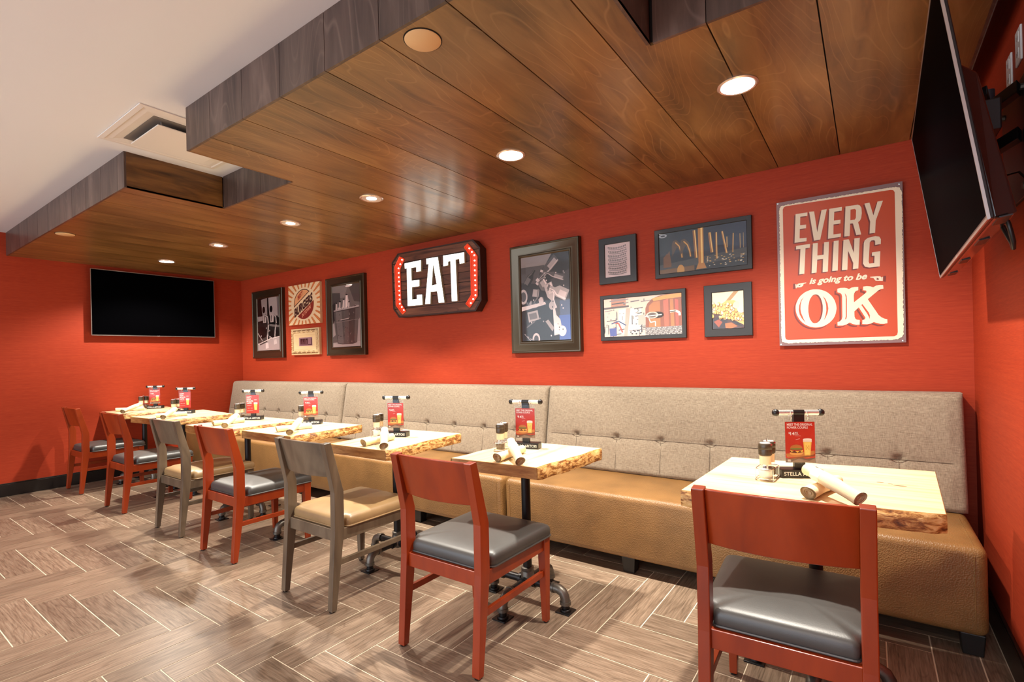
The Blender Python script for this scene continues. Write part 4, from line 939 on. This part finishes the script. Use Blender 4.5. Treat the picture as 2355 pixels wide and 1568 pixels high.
a.ell(.70, .50, .085, .082, (96, 78, 66), 24).ell(.64, .50, .078, .085, (226, 216, 204), 24).ell(.64, .50, .058, .064, (150, 140, 134), 20).line([(.55, .52), (.76, .50)], .012, (240, 236, 228)).line([(.86, .44), (.93, .43), (.975, .48), (.975, .55)], .028, (238, 230, 220)).line([(.86, .445), (.93, .435)], .010, (110, 96, 88)).line([(.60, .58), (.62, .68), (.68, .66), (.68, .78)], .012, (246, 240, 232))
a.build(t); pane(t, w, h, yp, .028)
# --- beer foam close-up
t, w, h, yp, i0 = picture('square black frame with a close-up of golden beer foam', 6.057, 6.346, 1.354, 1.690, (.050, .050), 'flat')
a = UV(w, h, yp, .050).bg((252, 240, 210)); rnd = random.Random(4)
a.poly([(.45, .24), (.7, 0), (.86, 0), (.62, .22), (.4, .36)], (206, 170, 110)).poly([(0, .6), (.2, .38), (.45, .24), (.7, .24), (1, .4), (1, 1), (0, 1)], (238, 208, 138))
a.poly([(0, .56), (.2, .58), (.45, .70), (.7, .78), (1, .92), (1, 1), (0, 1)], (120, 72, 30)).poly([(0, .70), (.25, .66), (.5, .78), (.4, 1), (0, 1)], (84, 44, 20)).poly([(.04, .8), (.2, .74), (.32, .82), (.2, .96)], (190, 110, 52)).poly([(.4, .86), (.6, .84), (.8, .95), (.6, 1), (.42, .98)], (206, 140, 62)).poly([(.5, .74), (.8, .84), (.98, .98), (.8, .92)], (60, 34, 18))
for k in range(120):
    u = rnd.random(); v = .28+.42*rnd.random()+.12*u; r = .02+.03*rnd.random(); a.ell(u, v, r, r, (176, 126, 56), 10).ell(u-.003, v-.006, r*.82, r*.82, (250, 226, 160) if rnd.random() < .6 else (255, 246, 214), 10)
a.ell(.93, .46, .14, .14, (255, 246, 216), 16).ell(.78, .38, .10, .10, (255, 244, 208), 14)
a.build(t); pane(t, w, h, yp, .050)
# --- big bronze frame: bottles tumbling out of a box
t, w, h, yp, i0 = picture('large bronze frame with a photo of tumbled bottles, right of the EAT sign', 4.512, 5.158, 1.282, 2.162, (.098, .098), 'bronze')
a = UV(w, h, yp, .098).bg(g(74)); rnd = random.Random(6)
a.poly([(0, 0), (.65, 0), (.5, .14), (0, .2)], g(176)).poly([(0, .12), (.5, .12), (.42, .34), (0, .3)], g(120)).poly([(.62, .30), (1, .2), (1, .9), (.68, .9)], g(110)).poly([(.78, .72), (1, .7), (1, 1), (.78, 1)], (120, 140, 190)).poly([(.8, .55), (1, .55), (1, .72), (.8, .72)], (120, 128, 150))
def bottle(u, v, ang, L, wd, body, label, cap=230):
    ca, sa = math.cos(ang), math.sin(ang); k = w/h
    def T(x, y): return (u+(x*ca-y*sa), v+(x*sa+y*ca)*k)
    a.poly([T(0, -wd), T(L*.5, -wd), T(L*.68, -wd*.38), T(L, -wd*.34), T(L, wd*.34), T(L*.68, wd*.38), T(L*.5, wd), T(0, wd)], g(body)).poly([T(.06*L, -wd*.9), T(.42*L, -wd*.9), T(.42*L, wd*.4), T(.06*L, wd*.4)], g(label))
    a.poly([T(L*.02, -wd*.8), T(L*.5, -wd*.8), T(L*.7, -wd*.25), T(L*.98, -wd*.22), T(L*.98, -wd*.1), T(L*.66, -wd*.12), T(L*.48, -wd*.55), T(L*.02, -wd*.55)], g(min(255, body+100))).poly([T(L*.92, -wd*.42), T(L*1.03, -wd*.42), T(L*1.03, wd*.42), T(L*.92, wd*.42)], g(cap))
bottle(.36, .62, -2.5, .52, .09, 40, 190); bottle(.1, .34, -.95, .36, .07, 46, 150, 120); bottle(.42, .30, 1.0, .30, .085, 150, 210); bottle(.55, .16, 2.25, .34, .07, 90, 170); bottle(.75, .05, 2.4, .55, .08, 120, 200)
bottle(.30, .38, 1.75, .36, .1, 60, 210, 70); bottle(.56, .34, 1.25, .46, .085, 220, 236); bottle(.95, .5, 3.6, .42, .10, 210, 240, 150); bottle(.75, .94, -1.75, .50, .10, 236, 246); bottle(.9, .3, 3.5, .5, .05, 130, 200)
a.poly([(0, .59), (.5, .55), (.52, .58), (0, .64)], g(236)).poly([(.0, .64), (.55, .59), (.66, .62), (.68, 1), (0, 1)], g(58)).poly([(.12, .66), (.34, .64), (.37, .75), (.15, .78)], g(206)).poly([(.15, .68), (.31, .665), (.335, .735), (.175, .75)], g(150))
a.ell(.04, .47, .09, .09, g(222), 18).ell(.04, .47, .06, .06, g(120), 14).ell(.42, .54, .05, .05, g(226), 14).ell(.64, .6, .06, .05, g(210), 14).ell(.30, .98, .08, .07, g(226), 18).ell(.30, .98, .05, .045, g(110), 14).ell(.84, .90, .08, .06, g(250), 16)
for k in range(7): a.line([(.02+.03*k, .90+.015*k), (.15+.03*k, 1)], .012, g(200 if k % 2 else 60))
for k in range(30): a.ell(.2+.7*rnd.random(), .2+.75*rnd.random(), .012, .01, g(rnd.choice((240, 200, 40))), 7)
a.line([(.1, .84), (.28, .77)], .02, g(150)).poly([(.5, .78), (.56, .76), (.68, .86), (.64, .9)], g(190))
a.build(t); pane(t, w, h, yp, .098)
# --- bucket of bottles
t, w, h, yp, i0 = picture('bronze frame with a photo of bottles in a metal bucket', 1.958, 2.625, 1.315, 2.176, (.094, .094), 'bronze')
a = UV(w, h, yp, .094).bg(g(150)); rnd = random.Random(9)
a.poly([(0, 0), (.6, 0), (.45, .2), (0, .2)], g(170)).poly([(.6, 0), (1, 0), (1, .3), (.8, .28)], g(120)).poly([(0, .1), (.3, .12), (.3, .25), (0, .3)], g(120)).poly([(0, .3), (.12, .26), (.1, .55), (0, .62)], g(90)).poly([(0, .93), (1, .9), (1, 1), (0, 1)], g(206)).poly([(.9, .6), (1, .55), (1, .92), (.86, .92)], g(196)).poly([(0, .62), (.06, .6), (.1, .8), (0, .84)], g(200))
for u, v0, wd, c in ((.16, .27, .09, 190), (.29, .25, .10, 176), (.43, .22, .10, 210), (.54, .15, .12, 226), (.62, .27, .08, 184)):
    a.poly([(u-wd*.3, v0), (u+wd*.3, v0), (u+wd*.4, v0+.06), (u+wd*.62, v0+.14), (u+wd*.62, .45), (u-wd*.62, .45), (u-wd*.62, v0+.14), (u-wd*.4, v0+.06)], g(c)).line([(u-.01, v0+.02), (u-.015, .40)], .018, g(250)).line([(u+wd*.42, v0+.14), (u+wd*.42, .4)], .012, g(110)).ell(u, v0+.01, wd*.36, .012, g(70), 10)
for k in range(26): a.ell(.12+.84*rnd.random(), .36+.05*rnd.random(), .02+.03*rnd.random(), .02, g(rnd.choice((220, 170, 90, 240))), 7)
a.poly([(.05, .40), (.98, .36), (.88, .94), (.72, .955), (.35, .955), (.17, .94)], g(136)).poly([(.12, .42), (.34, .41), (.40, .95), (.2, .94)], g(158)).poly([(.6, .40), (.85, .38), (.78, .94), (.6, .95)], g(112)).line([(.05, .405), (.98, .365)], .028, g(200)).line([(.06, .425), (.97, .385)], .010, g(84)).line([(.11, .6), (.92, .57)], .008, g(180)).line([(.3, .56), (.6, .545)], .018, g(206)).line([(.3, .58), (.62, .565)], .008, g(90))
for k in range(40): a.ell(.2+.62*rnd.random(), .45+.48*rnd.random(), .01+.015*rnd.random(), .012, g(rnd.choice((110, 126, 150, 160))), 7)
a.line([(.18, .935), (.35, .955), (.72, .955), (.87, .935)], .014, g(84)).ell(.62, .025, .12, .014, g(250), 14)
a.build(t); pane(t, w, h, yp, .094)
# --- still or tap room photo
t, w, h, yp, i0 = picture('bronze frame with a photo of taps and hoses, closest to the end wall', .352, 1.065, 1.312, 2.178, (.100, .100), 'bronze')
a = UV(w, h, yp, .100).bg(g(44)); rnd = random.Random(12)
a.poly([(.18, .02), (.46, .0), (.46, .34), (.24, .36)], g(190)).poly([(.52, 0), (.9, 0), (.94, .36), (.56, .34)], g(206)).poly([(.9, 0), (1, 0), (1, .4), (.93, .38)], g(160)).poly([(0, .34), (.24, .34), (.24, .42), (.02, .44)], g(196)).poly([(.0, .02), (.14, .02), (.16, .34), (0, .32)], g(60))
for u in (.30, .64): a.ell(u, .22, .085, .085, g(210), 20).ell(u, .22, .065, .065, g(28), 18).poly([(u-.05, .33), (u+.12, .33), (u+.1, .47), (u-.04, .47)], g(214)).poly([(u+.0, .34), (u+.03, .34), (u+.03, .46), (u, .46)], g(60))
a.poly([(.0, .44), (1, .56), (1, .66), (0, .52)], g(70)).poly([(.55, .5), (1, .54), (1, .58), (.55, .54)], g(150))
for pts, wd in (([(.36, .33), (.46, .36), (.5, .5), (.47, .66), (.43, .78), (.42, .92)], .07), ([(.76, .33), (.84, .38), (.86, .5), (.80, .62), (.78, .74), (.8, .86)], .06)): a.line(pts, wd, g(150)).line([(u+.012, v) for u, v in pts], wd*.3, g(236))
a.poly([(.0, .86), (.2, .84), (1, .74), (1, 1), (0, 1)], g(196)).poly([(.02, .80), (.4, .74), (.44, .84), (.1, .90)], g(112)).line([(0, .66), (.22, .82)], .03, g(190)).line([(.0, .88), (.6, .78), (1, .75)], .016, g(236)).poly([(.36, .86), (.48, .86), (.5, .96), (.36, .97)], g(230)).poly([(.74, .80), (.86, .80), (.88, .88), (.74, .9)], g(222)).line([(.5, .72), (.8, .82)], .022, g(206))
for k in range(16): a.poly([(lambda u, v: [(u, v), (u+.03, v), (u+.03, v+.03), (u, v+.03)])(.1+.8*rnd.random(), .46+.3*rnd.random())][0], g(rnd.choice((200, 90, 30))))
a.build(t); pane(t, w, h, yp, .100)

# --- burger sign
t = thing('burger_sign', 'square sunburst sign reading BEST BURGERS IN TOWN', 'sign', (1.512, 0, 1.698))
w, h = .640, .474
MB().box(-w/2, w/2, -.030, 0, 0, h).build('panel', plain('sign_canvas', rgb(232, 196, 150), .6), t, bevel=.002)
p = Print(-.0303, .00004, .6); CR = (236, 206, 164); OR = (196, 104, 46); OR2 = (214, 128, 68); BR_ = (70, 26, 22); k = w/h
p.rect(-w/2, w/2, 0, h, CR)
for i in range(26):
    for da, db, c in ((-.052, .052, OR), (-.012, .030, OR2)):
        a0 = 2*PI*i/26; pts = [((.47 if r == 0 else 1.2)*h*k*math.cos(a0+q*(1 if r else .8))*.88, h/2+(.47 if r == 0 else 1.2)*h*math.sin(a0+q*(1 if r else .8))*.88) for r, q in ((0, da), (1, da), (1, db), (0, db))]
        pts = cliprect(pts, -w/2, w/2, 0, h)
        if len(pts) > 2: p.poly(pts, c)
def half(sgn, c, sc, off):
    n = 24; ang = math.radians(31); pts = []
    for i in range(n+1):
        a_ = ang+(PI*i/n if sgn > 0 else PI+PI*i/n); x, y = sc*.345*math.cos(a_), sc*.345*math.sin(a_)
        nx, ny = -math.sin(ang), math.cos(ang); d = x*nx+y*ny
        if sgn > 0 and d < off: x += nx*(off-d); y += ny*(off-d)
        if sgn < 0 and d > -off: x += nx*(-off-d); y += ny*(-off-d)
        pts.append((x*h*k*.92, h/2+y*h*1.08))
    p.poly(pts, c)
half(1, BR_, 1.0, .128); half(1, (226, 160, 108), .95, .145); half(-1, (138, 36, 22), 1.0, .122)
def skewtext(s, x, z, wd, ht, c, sl, bold):
    vs, fs, x0, x1, y0, y1 = text_polys(s, bold, 0, 1); p._ink(c); y = p.y-p.step*p.n; p.n += 1; out = []
    for v in vs:
        u = (v[0]-x0)/(x1-x0)*wd; q = (v[1]-y0)/(y1-y0)*ht; out.append((x+u, y, z+q+u*sl))
    p.mb.add(out, fs)
skewtext('BURGERS', -.195, .080, .375, .108, BR_, .48, .05); skewtext('BEST', -.120, .286, .105, .055, (160, 34, 24), .58, .04); skewtext('IN TOWN', -.040, .074, .180, .048, (222, 150, 118), .56, .04)
p.build('print', t)
# --- small ornate frame
t = thing('ornate_frame', 'small ornate cream frame with a tiny dark photo, under the burger sign', 'picture', (1.518, 0, 1.337))
w, h = .566, .309
frame_mesh(-w/2, w/2, 0, h, [(0, 0), (0, -.03), (.012, -.036), (.04, -.040), (.052, -.032), (.07, -.034), (.085, -.026), (.105, -.022)]).build('frame', CREAMF, t, 20)
MB().box(-w/2+.10, w/2-.10, -.0215, -.02, .1, h-.1).build('mat_board', CREAMF, t)
mb = MB()
for n_, x0, x1, zz in ((6, -w/2+.05, w/2-.05, .03), (6, -w/2+.05, w/2-.05, h-.03)):
    for i in range(n_):
        x = x0+(x1-x0)*i/(n_-1); mb.tube([(x+.030*math.cos(a_), -.038, zz+.016*math.sin(a_)*(1 if zz < .1 else -1)) for a_ in [PI*q/8 for q in range(9)]], .006, 6).ball((x, -.038, zz), .012, 8)
for xx in (-w/2+.03, w/2-.03):
    for i in range(5): z = .05+(h-.1)*i/4; mb.tube([(xx+.014*math.sin(a_), -.038, z+.026*math.cos(a_)) for a_ in [PI*q/8 for q in range(9)]], .006, 6).ball((xx, -.038, z), .010, 8)
frame_mesh(-w/2, w/2, 0, h, [(.014, -.0372), (.046, -.0402)]).build('recess', plain('antique_recess', rgb(128, 90, 52), .7), t)
orn = mb.build('carved_ornament', CREAMF, t, 50)
p = Print(-.0222, .00005, .4); p.rect(-.136, .136, .104, .204, (150, 112, 122)).rect(-.108, .124, .112, .190, (58, 20, 26)).rect(.05, .11, .12, .19, (140, 104, 112))
for i in range(9): p.rect(-.09+.016*i, -.084+.016*i, .13, .150+.02*(i % 3), (150, 110, 116) if i % 2 else (104, 60, 66))
p.rect(-.1, .05, .112, .128, (112, 76, 84)); p.build('print', t)

# ================================================================== televisions
def tv(name, label, w, h, mat4, arm):
    t = thing(name, label, 'television'); t.matrix_world = mat4
    MB().box(-w/2, w/2, 0, .012, 0, h).build('bezel', plain('tv_bezel', rgb(30, 28, 28), .3, .2), t, bevel=.002)
    MB().box(-w/2-.0012, -w/2+.004, -.0012, .005, 0, h).box(w/2-.004, w/2+.0012, -.0012, .005, 0, h).box(-w/2, w/2, -.0012, .005, h-.004, h+.0012).box(-w/2, w/2, -.0012, .003, -.0012, .006).build('edge_trim', SILVER, t)
    MB().box(-w/2+.008, w/2-.008, -.0006, .002, .012, h-.008).build('screen', SCREEN, t)
    b = MB().hexa([(-w/2+.02, .012, .0), (w/2-.02, .012, .0), (w/2-.03, .058, .004), (-w/2+.03, .058, .004)], [(-w/2+.02, .012, h*.62), (w/2-.02, .012, h*.62), (w/2-.05, .045, h*.58), (-w/2+.05, .045, h*.58)]).build('back_cover', TVBACK, t, bevel=.006)
    for x in (-.42, -.12, .2, .45): MB().box(x*w-.05, x*w+.05, .022, .046, -.0012, .002).build('speaker_grille', BLKPL, b)
    pr = Print(-.0014, .00004); pr.text('LG', -.012, .0015, .022, .007, (200, 196, 192), .02); pr.build('logo', t)
    return t
tv('television', 'flat black television mounted on the far red end wall', 1.262, .727, Matrix.Translation((.072, -1.012, 1.594)) @ Matrix.Rotation(PI/2, 4, 'Z'), 0)
t = thing('tv_wall_plate', 'black bracket behind the far end wall television', 'bracket', (0, -1.012, 1.78))
MB().box(0, .006, -.25, .25, 0, .34).build('plate', BLKMT, t); MB().box(.006, .028, -.2, -.16, -.02, .36).build('rail', BLKMT, t); MB().box(.006, .028, .16, .2, -.02, .36).build('rail', BLKMT, t)
A = Vector((7.199, -.547, 1.555)); B = Vector((7.174, -1.814, 1.555)); Dp = Vector((7.112, -.546, 2.194))
u = (B-A).normalized(); zz = (Dp-A); hh = zz.length; zz.normalize(); yy = zz.cross(u); mid = (A+B)/2
m4 = Matrix(((u.x, yy.x, zz.x, mid.x), (u.y, yy.y, zz.y, mid.y), (u.z, yy.z, zz.z, mid.z), (0, 0, 0, 1)))
tr = tv('television', 'tilted black television on an arm at the right wall, seen edge on', (B-A).length, hh, m4, 1)
mb = MB().tube([(.40, .052, .04), (.42, .060, -.01), (.44, .064, -.045), (.455, .062, -.06), (.47, .062, -.045), (.472, .06, .0), (.47, .05, .08)], .0055, 8); mb.build('cable', BLKPL, tr, 60)
# articulated arm
t = thing('tv_arm_mount', 'black swivel arm mount holding the right-hand television', 'mount', (WX, -1.18, 1.87))
MB().box(-.012, 0, -.02, .34, -.13, .26).build('wall_plate', BLKMT, t, bevel=.002)
for z, y in ((-.055, .255), (-.075, .315), (-.10, .02), (.22, .02), (.22, .3)): MB().tube([(-.020, y, z), (-.010, y, z)], .011, 8).build('bolt', FITT, t)
MB().tube([(-.072, .18, .02), (-.072, .18, .285)], .0155, 16).build('pivot_tube', BLKMT, t, 40)
MB().tube([(-.072, .18, .215), (-.072, .18, .29)], .0185, 16).tube([(-.072, .18, -.005), (-.072, .18, .06)], .0185, 16).build('pivot_cap', plain('grey_nylon', rgb(58, 58, 66), .4), t, 40)
for z in (.05, .20):
    MB().hexa([(-.085, .16, z), (-.06, .20, z), (-.012, .05, z), (-.03, .0, z)], [(-.085, .16, z+.04), (-.06, .20, z+.04), (-.012, .05, z+.04), (-.03, .0, z+.04)]).build('arm', BLKMT, t, bevel=.003)
    MB().hexa([(-.085, .16, z-.03), (-.06, .17, z-.03), (-.118, -.12, z-.03), (-.14, -.10, z-.03)], [(-.085, .16, z), (-.06, .17, z), (-.118, -.12, z), (-.14, -.10, z)]).build('arm', BLKMT, t, bevel=.003)
for y in (-.25, .14): MB().hexa([(-.122, y-.02, -.24), (-.100, y-.02, -.24), (-.100, y+.02, -.24), (-.122, y+.02, -.24)], [(-.196, y-.02, .2), (-.172, y-.02, .2), (-.172, y+.02, .2), (-.196, y+.02, .2)]).build('rail', BLKMT, t, bevel=.003)
MB().box(-.155, -.115, -.3, .2, .0, .09).build('cross_bar', BLKMT, t, bevel=.004)
MB().tube([(-.07, .10, -.02), (-.05, .06, -.05), (-.03, .0, -.06), (-.025, -.06, -.10)], .0035, 8).build('cable', BLKPL, t, 60)
# outlets
for y, z, l in ((-.925, 2.235, 'white wall outlet plate beside the television, nearer the corner'), (-1.065, 2.262, 'white wall outlet plate beside the television, nearer the camera')):
    t = thing('wall_outlet', l, 'outlet', (WX, y, z-.058), 0, 'outlets high on the right wall')
    MB().box(-.006, 0, -.036, .036, 0, .116).build('plate', WHT, t, bevel=.002)
    for zz_ in (.03, .085):
        f = MB().box(-.0075, -.005, -.017, .017, zz_-.018, zz_+.018).build('socket', WHT, t, bevel=.001)
        MB().box(-.0079, -.0070, -.008, -.006, zz_-.007, zz_+.007).box(-.0079, -.0070, .006, .008, zz_-.007, zz_+.007).build('slot', DARK, f)
